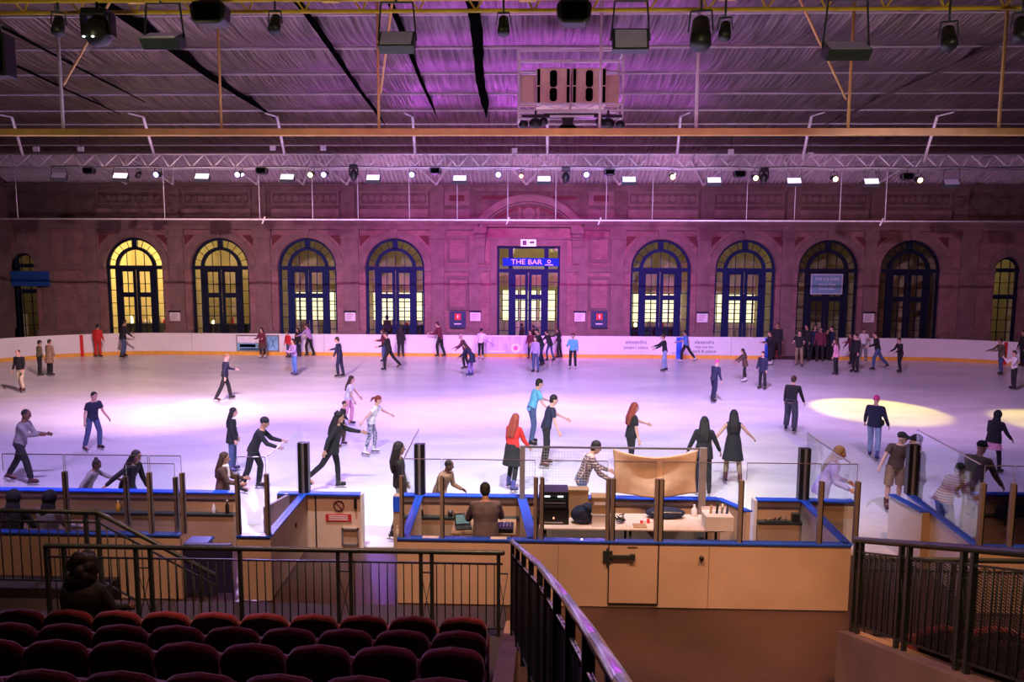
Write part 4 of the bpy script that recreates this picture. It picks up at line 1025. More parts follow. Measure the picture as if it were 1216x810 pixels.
def ptube(m, pts_, r, n=10):
    for a, b in zip(pts_[:-1], pts_[1:]): m.tube(a, b, r, n=n, round_=True)
def railing(A, B, label, h=1.05, pitch=.13, posts=(), cell=(), tm=STEELD, r=.024, base=.10, name='railing', endpost=True, perf=False, toprad=.03):
    """A, B: base points; balusters hang between a lower and an upper rail; cell = positions of cross-braced double posts"""
    A = Vector(A); B = Vector(B); L = (B - A).length; d = (B - A) / L; U = Vector((0, 0, 1))
    t = thing(name, label, 'railing', A); og = A.copy()
    m = MB(); m.tube(A + U * h, B + U * h, toprad, n=12, round_=True); m.build('handrail', tm, parent=t, origin=og)
    for z in (base, h - .14): m = MB(); m.bar(A + U * z, B + U * z, .02, .02); m.build('cross_rail', STEELD, parent=t, origin=og)
    for s in posts:
        p = A + d * s; m = MB(); m.box(p.x - .022, p.x + .022, p.y - .022, p.y + .022, p.z, p.z + h, 0); m.build('post', STEELD, parent=t, origin=og)
    src = None
    k = 1
    while k * pitch < L:
        s = k * pitch; k += 1
        if any(abs(s - q) < pitch * .4 for q in posts) or any(c0 < s < c1 for c0, c1 in cell): continue
        p = A + d * s
        if src is None:
            m = MB(); m.tube((0, 0, base), (0, 0, h - .14), .008, n=6); src = m.build('baluster', STEELD, parent=t); o = src
        else:
            o = src.copy(); COL.objects.link(o); o.parent = t
        o.location = p - og
    for c0, c1 in cell:
        a = A + d * c0; b = A + d * c1; m = MB(); zt, zb = h - .26, base
        m.tube(a + U * zb, b + U * zt, .005, n=6); m.tube(b + U * zb, a + U * zt, .005, n=6); m.bar(a + U * zt, b + U * zt, .014, .014); m.build('cross_brace', STEELD, parent=t, origin=og)
    if perf:
        m = MB(); m.hexa([A + U * base, B + U * base, B + U * base + Vector((.006, .006, 0)), A + U * base + Vector((.006, .006, 0))], [A + U * (h - .16), B + U * (h - .16), B + U * (h - .16) + Vector((.006, .006, 0)), A + U * (h - .16) + Vector((.006, .006, 0))]); m.build('perforated_panel', PERF, parent=t, origin=og)
    return t
ya = 8.25; z0 = .54
a = at_y(55, 657, ya).x; b = at_y(597, 657, ya).x
def sx(px): return at_y(px, 690, ya).x - a
railing((a, ya, z0), (b, ya, z0), 'long dark railing in front of the left seats', posts=[0.0, sx(78) , sx(163), sx(180), sx(286), sx(402), sx(417), sx(500), sx(513), sx(592)], cell=[(sx(163), sx(180)), (sx(402), sx(417)), (sx(500), sx(513)), (sx(592), sx(603))], pitch=(b - a) / 56)
yc = 9.0
a = at_y(-12, 613, yc).x; b = at_y(116, 613, yc).x
railing((a, yc, .70), (b, yc, .70), 'shorter railing at the stairhead behind the long left railing', posts=[at_y(103, 640, yc).x - a, b - a], cell=[(at_y(103, 640, yc).x - a, b - a)], pitch=.13)
c_ = at_y(255, 683, yc)
railing((b, yc, .70), (c_.x, yc, c_.z - 1.05), 'sloping stair railing descending behind the long left railing', posts=[(c_.x - b) * 1.0], pitch=.13)
m = MB(); m.box(-9.5, b, 9.01, 9.4, 0, .68); struct(m.build('floor_landing', TERR))
# mirrored front railing and panels at the right stand
a = at_y(1020, 655, 8.15).x; 
railing((a, YR + .1, .60), (a + 4.2, YR + .1, .60), 'dark railing across the front of the right stand', posts=[.02, .95, 1.1, 2.2, 3.2], pitch=.115, h=1.03)
# sloping railing on the right parapet
RA = Vector((XR0 + .13, YR - .06, .82)); RB = Vector((XR0 + .13, 3.4, .82 + (YR - .06 - 3.4) * .354))
Lr = (RB - RA).length
railing(RA, RB, 'dark sloping railing with perforated panels on the right parapet', posts=[0.02, .16, 1.05, 1.2, 2.1, 2.25, 3.1, 3.3], cell=[(.02, .16), (1.05, 1.2), (2.1, 2.25)], h=1.10, pitch=.12, perf=True, toprad=.035)
# aisle handrail in the middle, close to the camera
hp = [(608, 643, 7.4), (640, 671, 4.9), (673, 712, 3.1), (706, 760, 2.15), (738, 812, 1.55), (790, 900, 1.05)]
HP = [at_y(*q) for q in hp]
t = thing('aisle_railing', 'polished handrail with dark panels rising towards the viewer', 'railing', (HP[0].x, HP[0].y, HP[0].z - 1.1)); og = t.location.copy()
m = MB(); ptube(m, HP, .024, 16); m.build('handrail', CHROME, parent=t, origin=og)
def hat(y):
    for p, q in zip(HP[:-1], HP[1:]):
        if q.y <= y <= p.y: return p.lerp(q, (p.y - y) / (p.y - q.y))
    return HP[-1]
k = 0; y = 7.3; src = None
while y > 1.5:
    p = hat(y); h = .92
    big = k % 5 == 0
    m = MB(); rr_ = .022 if big else .008
    xx = min(p.x, XP1 - .1) if False else p.x
    m.box(xx - rr_, xx + rr_, y - rr_, y + rr_, p.z - (1.05 if big else .95), p.z - (.0 if big else .13)); m.build('post' if big else 'baluster', STEELD, parent=t, origin=og)
    k += 1; y -= .125
m = MB(); ptube(m, [q - Vector((0, 0, .14)) for q in HP], .011); m.build('cross_rail', CHROME, parent=t, origin=og)
m = MB(); ptube(m, [q - Vector((0, 0, .98)) for q in HP], .011); m.build('cross_rail', STEELD, parent=t, origin=og)
for p, q in zip(HP[:-2], HP[1:-1]):
    m = MB(); e = Vector((.006, 0, 0)); U = Vector((0, 0, 1)); m.hexa([p - U * .96 - e, q - U * .96 - e, q - U * .96 + e, p - U * .96 + e], [p - U * .18 - e, q - U * .18 - e, q - U * .18 + e, p - U * .18 + e]); m.build('perforated_panel', PERF, parent=t, origin=og)

# theatre seats
def make_seat():
    t = thing('theatre_seat', 'red seat', 'seat')
    def outline(w, h, r, z0, arch=.02):
        pts_ = [(-w / 2 + .03, z0), (w / 2 - .03, z0)]
        for i in range(7): a = PI / 2 * i / 6; pts_.append((w / 2 - r + r * math.cos(a), z0 + h - r - arch + (r) * math.sin(a)))
        pts_.append((0, z0 + h))
        for i in range(7): a = PI / 2 + PI / 2 * i / 6; pts_.append((-w / 2 + r + r * math.cos(a), z0 + h - r - arch + (r) * math.sin(a)))
        return pts_
    m = MB(); m.prism(outline(.50, .52, .13, .35), -.04, .03); o = m.build('backrest_cushion', SEATR, parent=t, bevel=.022); o.modifiers['bevel'].segments = 4; o.rotation_euler = (math.radians(12), 0, 0); o.location = (0, .10, 0)
    m = MB(); m.prism(outline(.495, .515, .13, .35), -.065, -.04); o = m.build('backrest_shell', SEATD, parent=t, bevel=.012); o.rotation_euler = (math.radians(12), 0, 0); o.location = (0, .10, 0)
    m = MB(); m.prism(outline(.46, .21, .07, .0), -.05, .05); o = m.build('seat_cushion', SEATR, parent=t, bevel=.03); o.rotation_euler = (math.radians(-12), 0, 0); o.location = (0, .26, .36)
    for s in (-1, 1): m = MB(); m.box(s * .245 - .012, s * .245 + .012, .0, .22, 0, .5); m.build('side_stand', SEATD, parent=t, bevel=.006)
    for p in t.children:
        if p.data.polygons: pass
    return t
seat0 = make_seat(); used = False
seat_meshes = seat0
def put_seat(x, y, z, label, group):
    global used
    o = seat0 if not used else tree_copy(seat0)
    used = True
    o.location = (x, y, z); o['label'] = label; o['group'] = group
lx = [-.69, -.64, -.60, -.57, -.56]
rn = ['front', 'second', 'third', 'fourth', 'fifth']
seats_rows = []
for k, (yb, zt) in enumerate(rows[:4]):
    nseat = [11, 10, 9, 8][k]
    for j in range(nseat):
        put_seat(lx[k] - .52 * j, yb - .02, zt - .87, 'red plush theatre seat in the %s row of the left stand, %s from the aisle' % (rn[k], ORD[j] if j else 'nearest'), 'red seats of the left stand')
    for j in range([6, 4, 3, 2][k]):
        put_seat(4.20 + .52 * j, yb - .02, zt - .87, 'red plush theatre seat in the %s row of the right stand, %s from the parapet' % (rn[k], ORD[j] if j else 'nearest'), 'red seats of the right stand')

# ================================================================== TRUSSES, BEAM, CABLES
def brace_parts(t, og, segs, mt, r, nm='brace'):
    for a, b in segs:
        m = MB(); m.tube(a, b, r, n=6); m.build(nm, mt, parent=t, origin=og)
# near yellow truss
yN = 10.0; zN = 8.49
t = thing('lighting_truss', 'yellow painted lighting truss crossing the top of the view', 'truss', (0, yN, zN)); og = t.location.copy()
for dy, dz in ((-.22, 0), (.22, 0), (0, .55)): m = MB(); m.tube((-9.5, yN + dy, zN + dz), (10.5, yN + dy, zN + dz), .026, n=10); m.build('chord', YELP, parent=t, origin=og)
segs = []; p = .79; x = -8.7
while x < 9.5:
    for dy in (-.22, .22): segs += [((x, yN + dy, zN), (x + p / 2, yN, zN + .55)), ((x + p / 2, yN, zN + .55), (x + p, yN + dy, zN))]
    x += p
brace_parts(t, og, segs[:96], YELP, .014)
m = MB(); x = -8
while x < 9: m.box(x, x + .22, yN - .26, yN - .19, zN - .035, zN + .035); x += 2.6
m.build('joint_plates', YELP, parent=t, origin=og)
cab = [(x * .45 - 9, yN - .2, zN + .05 + .03 * math.sin(x * 1.7)) for x in range(42)]
m = MB(); ptube(m, cab, .010, 6); m.build('cable_run', BLACK, parent=t, origin=og)
# middle yellow beam
yM = 16.0; zM = at_y(608, 157, yM).z
m = MB(); m.box(-14, 14.5, yM - .06, yM + .06, zM - .075, zM + .075); 
t = thing('suspended_beam', 'long straight yellow beam hanging across the hall', 'beam', (0, yM, zM)); m.build('beam_body', YELB, parent=t, origin=t.location, bevel=.01)
for i, (px, mt_, w) in enumerate([(75, WHP, .035), (263, YELB, .028), (450, YELB, .03), (712, WHP, .028), (826.5, WHP, .04), (1007, YELB, .035), (1186, YELB, .035)]):
    p = at_y(px, 150, yM); m = MB(); m.tube((p.x, yM, zM + .075), (p.x - .0, yM, ZC + .05), w, n=8)
    labs = ['pinkish pipe hanger at the left end of the yellow beam', 'orange pipe hanger second from the left on the yellow beam', 'yellow pipe hanger left of the middle of the beam', 'thin pink pipe hanger passing the speaker rig', 'bright white pipe hanger right of the speaker rig', 'pipe hanger below the right floodlight', 'pipe hanger at the far right of the beam']
    tag(m.build('pipe_hanger', mt_), labs[i], 'pipe', 'pipe hangers above the yellow beam')
for pa, pb, ya_, yb_, lab in [((76, 100), (105, 48), 16, 15.0, 'slanting white brace meeting the left pipe hanger'), ((950, 0), (1005, 118), 14.5, 16, 'slanting thin brace meeting the right hanger'), ((466, 0), (452, 110), 14.5, 16, 'slanting thin brace meeting the hanger left of the middle')]:
    A = at_y(*pa, ya_); B = at_y(*pb, yb_)
    if A.z < B.z: A, B = B, A
    A = B + (A - B) * ((ZC - B.z) / (A.z - B.z))
    m = MB(); m.tube(A, B, .025, n=8); tag(m.build('pipe_brace', WHP if pa[0] == 78 else YELB), lab, 'pipe')
# far truss
yT = 30.0; zTt = at_y(608, 183.5, yT).z; zTb = at_y(608, 199.5, yT - .2).z
t = thing('lighting_truss', 'long silver lighting truss in front of the far wall', 'truss', (0, yT, zTb)); og = t.location.copy()
for dy, z in ((-.25, zTb), (.25, zTb), (0, zTt)): m = MB(); m.tube((-22.5, yT + dy, z), (22.5, yT + dy, z), .028, n=8); m.build('chord', ALU, parent=t, origin=og)
segs = []; x = -22.4; p = .92
while x < 22: segs += [((x, yT - .25, zTb), (x + p / 2, yT, zTt)), ((x + p / 2, yT, zTt), (x + p, yT - .25, zTb))]; x += p
brace_parts(t, og, segs[:98], ALU, .026)
m = MB(); ptube(m, [(-20 + i * 1.0, yT - .27, zTb + .04 + .03 * math.sin(i * 2.1)) for i in range(41)], .018, 6); m.build('cable_run', BLACK, parent=t, origin=og)
for i, (pt, pb) in enumerate([((14, 140), (27, 184)), ((170, 137), (183, 184)), ((329, 142), (338, 184)), ((490, 139), (493, 183)), ((650, 143), (650, 184)), ((808, 148), (804, 185)), ((963, 152), (953, 189)), ((1112, 155), (1097, 192))]):
    B = at_y(pb[0], pb[1], yT); A = at_y(pt[0], pt[1], 27.9); A.z = ZC - .14
    m = MB(); m.tube(A, B, .055, n=8); m.tube(A, A + Vector((-.2 if pt[0] < 608 else .2, -.7, 0)), .03, n=6)
    tag(m.build('truss_strut', WHP), 'white strut from the foil ceiling to the silver truss, %s from the left' % ORD[i], 'strut', 'white struts above the silver truss')
# thin pipe line with droppers
zP = at_y(608, 261.5, yT).z
t = thing('sprinkler_pipe', 'thin pale pipe line running straight across the far wall', 'pipe', (0, yT, zP)); og = t.location.copy()
m = MB(); m.tube((-23, yT, zP), (23, yT, zP), .035, n=8); m.build('pipe_run', WHP, parent=t, origin=og)
for px in (20, 195, 308, 371, 425, 486, 543, 603, 660, 720, 775, 887, 944, 998, 1052):
    p = at_y(px, 240, yT); m = MB(); m.tube((p.x, yT, zP), (p.x, yT, zTb), .012, n=6); m.build('dropper', ALU, parent=t, origin=og)
for px in (313, 603, 712, 1047): p = at_y(px, 262, yT); m = MB(); m.tube((p.x - .06, yT, zP - .18), (p.x + .06, yT, zP + .12), .03, n=6); m.build('nozzle', WHP, parent=t, origin=og)
# V brackets under the eaves
for i, px in enumerate([150, 205, 305, 360, 412, 518, 625, 735, 835, 940, 1040]):
    p = at_y(px, 221, YW - .3); m = MB()
    m.bar((p.x, YW - .3, 9.55), (p.x - 1.1, YW - 2.2, 10.6), .09, .09); m.bar((p.x, YW - .3, 9.55), (p.x + 1.1, YW - 2.2, 10.6), .09, .09)
    TRIM[0] += 1; o = m.build('trim_%d' % TRIM[0], ALU); struct(o, 'V shaped eaves bracket')

# ------------------------------------------------------------------ stage lights
def hang(t, og, x, y, ztop, z): pass
def flood(px, py, y, zc, w, tilt, label, group, glassm=DIMW, s=1.0, yaw=0):
    p = at_y(px, py, y); t = thing('floodlight', label, 'floodlight', p, math.radians(yaw), group)
    a = math.radians(tilt); R = Matrix.Rotation(a, 3, 'X')
    m = MB(); h = .16 * s
    bx = [Vector(v) for v in [(-w / 2, -.02, -h), (w / 2, -.02, -h), (w / 2, .14 * s, -h * .7), (-w / 2, .14 * s, -h * .7), (-w / 2, -.02, h), (w / 2, -.02, h), (w / 2, .14 * s, h * .7), (-w / 2, .14 * s, h * .7)]]
    m.hexa([R @ v for v in bx[:4]], [R @ v for v in bx[4:]]); m.build('lamp_housing', STEELD, parent=t, bevel=.008)
    m = MB(); q = [Vector(v) for v in [(-w / 2 + .03, -.03, -h + .03), (w / 2 - .03, -.03, -h + .03), (w / 2 - .03, -.021, -h + .03), (-w / 2 + .03, -.021, -h + .03), (-w / 2 + .03, -.03, h - .03), (w / 2 - .03, -.03, h - .03), (w / 2 - .03, -.021, h - .03), (-w / 2 + .03, -.021, h - .03)]]
    m.hexa([R @ v for v in q[:4]], [R @ v for v in q[4:]]); m.build('glass_front', glassm, parent=t)
    up_ = zc - p.z
    m = MB(); 
    for sd in (-1, 1): m.bar((sd * (w / 2 + .02), .05, 0), (sd * (w / 2 + .0) * .9, .05, up_ - .02), .02, .02)
    m.bar((-(w / 2) * .9, .05, up_ - .02), ((w / 2) * .9, .05, up_ - .02), .03, .03); m.build('yoke', STEELD, parent=t)
    m = MB(); m.tube((0, .05, up_ - .03), (0, 0, up_ - .02), .02, n=8); m.tube((0, 0, up_ - .03), (0, 0, up_ + .0), .025, n=8); m.build('clamp', STEELD, parent=t)
    return t
fg = 'floodlights on the yellow truss'
for px, py, w, ti, lab in [(193, 44, .50, 62, 'floodlight with open yoke under the left end of the yellow truss'), (471, 47, .47, 40, 'floodlight under the yellow truss left of the middle'), (749, 47, .47, 20, 'floodlight under the yellow truss right of the rounded speaker'), (1006, 56, .56, 55, 'wide floodlight under the right of the yellow truss')]:
    flood(px, py, yN - .22, zN, w, -ti, lab, fg)
fg2 = 'white panel floodlights on the silver truss'
for i, px in enumerate([70, 143, 240, 341, 443, 546, 646, 747, 848, 943, 1035, 1130]):
    lit = 0 < i < 11
    flood(px, 212.5 + (px - 608) * .0075, yT - .25, zTb, .58, -48, 'panel floodlight below the silver truss, %s from the left' % ORD[i], fg2, LEDW if lit else DIMW, 1.25, yaw=(608 - px) * .03)
def par(px, py, y, zc, s, tilt, label, group, lens=BLACK, name='spotlight', yaw=0, body=BLACK):
    p = at_y(px, py, y); t = thing(name, label, 'stage light', p, math.radians(yaw), group); a = math.radians(tilt); R = Matrix.Rotation(a, 3, 'X')
    m = MB(); rs = []
    for yy_, r in ((.17, .05), (.13, .085), (.02, .09), (-.05, .10), (-.16, .105)): rs.append((R @ Vector((0, yy_ * s, 0)), R @ Vector((r * s, 0, 0)), R @ Vector((0, 0, r * s))))
    m.rings(rs, 14); m.build('lamp_body', body, parent=t)
    m = MB(); m.rings([(R @ Vector((0, -.155 * s, 0)), R @ Vector((.085 * s, 0, 0)), R @ Vector((0, 0, .085 * s))), (R @ Vector((0, -.165 * s, 0)), R @ Vector((.08 * s, 0, 0)), R @ Vector((0, 0, .08 * s)))], 14); m.build('lens', lens, parent=t)
    m = MB(); up_ = max(.05, zc - p.z)
    for sd in (-1, 1): m.bar((sd * .12 * s, 0, 0), (sd * .10 * s, 0, min(up_, .2 * s)), .02 * s, .015 * s)
    m.bar((-.1 * s, 0, min(up_, .2 * s)), (.1 * s, 0, min(up_, .2 * s)), .03, .02); m.tube((0, 0, min(up_, .2 * s)), (0, 0, up_), .015, n=8); m.build('yoke', STEELD, parent=t)
    return t
g1 = 'spotlights on the yellow truss'
par(70, 30, yN - .22, zN, .8, 60, 'round black spotlight at the far left of the yellow truss', g1, yaw=15)
par(327, 28, yN - .22, zN, .78, 60, 'small black spotlight left of the dark seam', g1)
par(598, 30, yN - .22, zN, .78, 65, 'small black spotlight under the middle of the yellow truss', g1)
par(861, 36, yN - .22, zN, .78, 60, 'smaller black spotlight right of the big one on the yellow truss', g1, yaw=-20)
par(1126, 44, yN - .22, zN, .95, 60, 'black spotlight at the right of the yellow truss', g1, yaw=-15)
par(832, 38, yN - .22, zN, 1.32, 62, 'big black profile spotlight near the bright white hanger', g1, yaw=-12)
par(1213, 34, yN - .22, zN, 1.0, 60, 'black spotlight cut by the right edge of the view', g1, yaw=-20)
# moving head with two lit dots
p = at_y(117, 36, yN - .22); t = thing('moving_head_light', 'large black moving head with two small lit dots on the yellow truss', 'stage light', p)
m = MB(); m.ell((0, 0, -.02), .17, .2, .2, Matrix.Rotation(math.radians(25), 3, 'Y')); m.build('head', BLACK, parent=t)
m = MB(); m.box(-.17, .17, -.12, .12, .16, .26); m.build('base', BLACK, parent=t, bevel=.02)
for s in (-1, 1): m = MB(); m.box(s * .19 - .02, s * .19 + .02, -.06, .06, -.08, .2); m.build('yoke_arm', BLACK, parent=t)
for dx in (-.07, .05): m = MB(); m.ell((dx - .03, -.17, -.13), .022, .012, .012); m.build('lit_dot', mat('green_white_led', (.8, 1, .9), .3, emit=((.75, 1, .85), 2.5)), parent=t)
m = MB(); m.tube((0, 0, .26), (0, 0, zN - p.z), .02, n=8); m.build('clamp', STEELD, parent=t)
# rounded speakers
def speaker(px, py, y, zc, w, h, label, group):
    p = at_y(px, py, y); t = thing('ceiling_speaker', label, 'speaker', p, 0, group)
    m = MB(); m.prism([(-w / 2, h * .3), (-w / 2 + .02, -h * .3), (-w * .3, -h / 2), (w * .3, -h / 2), (w / 2 - .02, -h * .3), (w / 2, h * .3), (w * .38, h / 2), (-w * .38, h / 2)][::-1], -.12, .12); m.build('speaker_box', BLACK, parent=t, bevel=.03)
    m = MB(); m.box(-w * .36, w * .36, -.135, -.12, -h * .34, h * .34); m.build('grille', DRKB, parent=t, bevel=.01)
    m = MB(); m.tube((0, 0, h * .4), (0, 0, max(h * .5, zc - p.z)), .015, n=8); m.build('bracket', STEELD, parent=t)
speaker(250, 17.5, yN - .22, zN, .48, .29, 'rounded black speaker at the left of the yellow truss', 'black speakers on the yellow truss')
speaker(681.5, 16.5, yN - .22, zN, .46, .30, 'rounded black speaker above the speaker rig', 'black speakers on the yellow truss')
for i, px in enumerate([106, 311, 517, 724, 878, 1077]): speaker(px, 203 + max(0, px - 608) * .014, yT - .25, zTb, .50, .27, 'small black speaker on the silver truss, %s from the left' % ORD[i], 'black speakers on the silver truss')
p = at_y(2, 65, yN - .22); t = thing('wall_speaker', 'tall black speaker cut by the left edge of the view', 'speaker', p); m = MB(); m.box(-.12, .12, -.12, .12, -.3, .26); m.build('speaker_box', BLACK, parent=t, bevel=.02); m = MB(); m.box(-.09, .09, -.13, -.12, -.25, .2); m.build('grille', DRKB, parent=t); m = MB(); m.tube((0, 0, .26), (0, 0, zN - p.z), .015, n=8); m.build('bracket', STEELD, parent=t)
# small lights on the far truss
g2 = 'glowing blue spotlights on the silver truss'
for i, px in enumerate([188, 284, 386, 490, 592, 696]): par(px, 207, yT - .25, zTb, 1.3, 12, 'glowing blue-white spotlight on the silver truss, %s from the left' % ORD[i], g2, lens=LEDB)
g3 = 'small yellow spotlights on the silver truss'
for i, (px, mm) in enumerate([(370, LEDY), (798, LEDY), (896, LEDY), (990, LEDY), (1090, LEDY)]): par(px, 207 + max(0, px - 608) * .013, yT - .25, zTb, 1.2, 15, 'small yellow glowing spotlight on the silver truss, %s from the left' % ORD[i], g3, lens=mm)
par(619, 208, yT - .25, zTb, 1.1, 20, 'small red glowing spotlight on the silver truss', 'odd spotlights on the silver truss', lens=LEDR)
par(165, 207, yT - .25, zTb, 1.0, 40, 'dark small spotlight on the left of the silver truss', 'odd spotlights on the silver truss')
for i, (px, py) in enumerate([(420, 205), (672, 208), (907, 209)]):
    p = at_y(px, py, yT - .25); t = thing('moving_head_light', 'upright black moving head on the silver truss, %s from the left' % ORD[i], 'stage light', p, 0, 'moving heads on the silver truss')
    m = MB(); m.box(-.16, .16, -.12, .12, .15, .32); m.build('base', BLACK, parent=t, bevel=.02)
    m = MB(); m.ell((0, 0, -.1), .15, .16, .24); m.build('head', BLACK, parent=t); m = MB(); m.tube((0, 0, .3), (0, 0, max(.34, zTb - p.z)), .02, n=8); m.build('clamp', STEELD, parent=t)
    for s in (-1, 1): m = MB(); m.box(s * .17 - .02, s * .17 + .02, -.05, .05, -.12, .2); m.build('yoke_arm', BLACK, parent=t)
for i, (px, py) in enumerate([(43, 177), (96, 177), (324, 176), (384, 176), (611, 179), (868, 180), (962, 184)]):
    p = at_y(px, py, yT + 2.5); t = thing('security_light', 'tiny white fitting above the silver truss, %s from the left' % ORD[i], 'light', p, 0, 'tiny white fittings above the silver truss')
    m = MB(); m.box(-.12, .12, -.06, .06, -.1, .1); m.build('light_body', PAPER, parent=t); m = MB(); m.tube((0, 0, .1), (0, 0, ZC - p.z), .012, n=6); m.build('rod', STEELD, parent=t)
# centre speaker rig
yG = 18.3
A = at_y(616, 59, yG); B = at_y(739, 138, yG); gx0, gx1, gz1, gz0 = A.x, B.x, A.z, at_y(678, 137, yG).z
t = thing('speaker_rig', 'square metal rig holding four cream speaker cabinets under the ceiling', 'speaker rig', ((gx0 + gx1) / 2, yG, gz0)); og = t.location.copy()
for yy_ in (yG, yG + 1.0):
    for x in (gx0, gx1): m = MB(); m.bar((x, yy_, gz0 - .1), (x, yy_, gz1), .05, .05); m.build('frame_upright', ALU, parent=t, origin=og)
    for z in (gz1 - .02, gz1 - .27, gz0 + .28, gz0 + .12, gz0 - .02): m = MB(); m.bar((gx0, yy_, z), (gx1, yy_, z), .045, .045); m.build('frame_rail', ALU, parent=t, origin=og)
for z in (gz1 - .02, gz0):
    for x in (gx0, gx1): m = MB(); m.bar((x, yG, z), (x, yG + 1, z), .045, .045); m.build('frame_rail', ALU, parent=t, origin=og)
k = 8
for i in range(k): 
    xa_ = gx0 + (gx1 - gx0) * i / k; xb_ = gx0 + (gx1 - gx0) * (i + 1) / k; z0_, z1_ = (gz0 + .14, gz0 + .27) if i % 2 else (gz0 + .27, gz0 + .14)
    m = MB(); m.tube((xa_, yG, z0_), (xb_, yG, z1_), .012, n=6); m.build('lattice_bar', ALU, parent=t, origin=og)
CRS = mat('cream_speaker', (.78, .60, .42), .5)
cw = (gx1 - gx0)
cx0 = at_y(637, 90, yG).x; cx1 = at_y(721, 90, yG).x; cm = (cx0 + cx1) / 2; zc0, zc1 = gz0 + .30, at_y(678, 79, yG).z
for s, (a, b) in enumerate(((cx0, cm - .02), (cm + .02, cx1))):
    sp = tag(MB().box(a, b, yG + .12, yG + .8, zc0, zc1).build('speaker_cabinet', CRS, bevel=.02), ['left cream speaker cabinet in the rig', 'right cream speaker cabinet in the rig'][s], 'speaker')
    so = sp.location
    for x in (a + .06, b - .06):
        for z0_, z1_ in ((zc0 + .03, (zc0 + zc1) / 2 - .02), ((zc0 + zc1) / 2 + .02, zc1 - .03)): m = MB(); m.box(x - .035, x + .035, yG + .10, yG + .125, z0_, z1_); m.build('slot', DRKB, parent=sp, origin=so)
    for fz, hh in ((.26, .16), (.70, .2)):
        z = zc0 + (zc1 - zc0) * fz; x = (a + b) / 2; m = MB(); pts_ = [(x - .09, z - hh + .05), (x - .05, z - hh), (x + .05, z - hh), (x + .09, z - hh + .05), (x + .09, z + hh - .05), (x + .05, z + hh), (x - .05, z + hh), (x - .09, z + hh - .05)]; m.prism(pts_, yG + .10, yG + .125); m.build('horn_opening', DRKB, parent=sp, origin=so)
for x0_, x1_ in ((gx0 + .05, cx0 - .02), (cx1 + .02, gx1 - .05)): m = MB(); m.box(x0_, x1_, yG + .4, yG + .45, zc0, zc1 - .1); m.build('side_panel', CRS, parent=t, origin=og)
for px, lab in ((636, 'dark spotlight cluster under the left of the speaker rig'), (722, 'dark spotlight cluster under the right of the speaker rig')):
    p = at_y(px, 147, yG); o = thing('spotlight_cluster', lab, 'stage light', p)
    s = -1 if px < 680 else 1
    for dx, dz, r in ((0, 0, .17), (s * .3, -.02, .12), (-s * .2, .05, .12)): m = MB(); m.ell((dx, 0, dz), r, r, r * .85); m.build('lamp_body', BLACK, parent=o)
    m = MB(); m.bar((-.35, 0, .18), (.35, 0, .18), .06, .06); m.build('mounting_bar', BLACK, parent=o)
    m = MB(); m.tube((0, 0, .15), (0, 0, max(.3, gz0 + .12 - p.z)), .03, n=8); m.build('hanger', BLACK, parent=o)
o = thing('hanging_speaker', 'dark wedge speaker under the middle of the speaker rig', 'speaker', at_y(674, 150, yG + .2)); m = MB(); m.prism([(-.24, -.08), (.24, -.08), (.12, .06), (.16, .2), (-.16, .2), (-.12, .06)], -.15, .15); m.build('speaker_box', BLACK, parent=o, bevel=.01); m = MB(); m.box(-.2, .2, -.16, -.15, -.06, .0); m.build('grille', DRKB, parent=o); m = MB(); m.box(-.6, .8, -.1, .1, .2, .3); m.build('mounting_bar', BLACK, parent=o)

# ================================================================== PEOPLE
REMESH = []
def rm(o, vox, sm=3):
    r = o.modifiers.new('remesh', 'REMESH'); r.mode = 'VOXEL'; r.voxel_size = vox; r.use_smooth_shade = True
    s = o.modifiers.new('smooth', 'SMOOTH'); s.factor = .5; s.iterations = sm
    REMESH.append(o)
def cmat(c, nm=None, bump=True):
    nm = nm or 'fabric_%02x%02x%02x' % tuple(int(255 * x) for x in c)
    return mat(nm, c, .85, noise=(9, .2), bump=(14, .5) if bump else None)
SK = {'l': mat('light_skin', (.62, .36, .27), .5, noise=(6, .05)), 'm': mat('olive_skin', (.45, .25, .16), .5, noise=(6, .05)), 'd': mat('dark_skin', (.14, .065, .04), .5, noise=(6, .05))}
HC_ = {'k': (.010, .007, .007), 'b': (.05, .022, .012), 'r': (.22, .035, .02), 'p': (.75, .05, .22), 'w': (.2, .11, .05)}
C = dict(black=(.012, .012, .015), navy=(.015, .018, .05), grey=(.22, .21, .22), white=(.75, .72, .74), red=(.55, .02, .02), teal=(.12, .42, .62), blue=(.10, .22, .60), jean=(.06, .09, .20), ljean=(.25, .32, .50), brown=(.09, .05, .035), tan=(.28, .18, .11), cream=(.60, .52, .36), maroon=(.14, .02, .04), lilac=(.42, .28, .55), pink=(.70, .32, .45), purple=(.30, .16, .45), violet_lit=(.42, .30, .85), olive=(.12, .11, .06), suit=(.20, .15, .15), khaki=(.28, .20, .11), check=(.38, .28, .25), stripe=(.55, .38, .33))
BOOTB = mat('black_skate_boot', (.015, .013, .014), .4); BOOTW = mat('white_skate_boot', (.75, .72, .72), .4); BOOTN = mat('brown_skate_boot', (.10, .03, .03), .4); BOOTP = mat('blue_skate_boot', (.06, .06, .25), .4)
EYE = mat('eye_dark', (.02, .015, .015), .3); LIPS = mat('lips', (.38, .10, .09), .5)
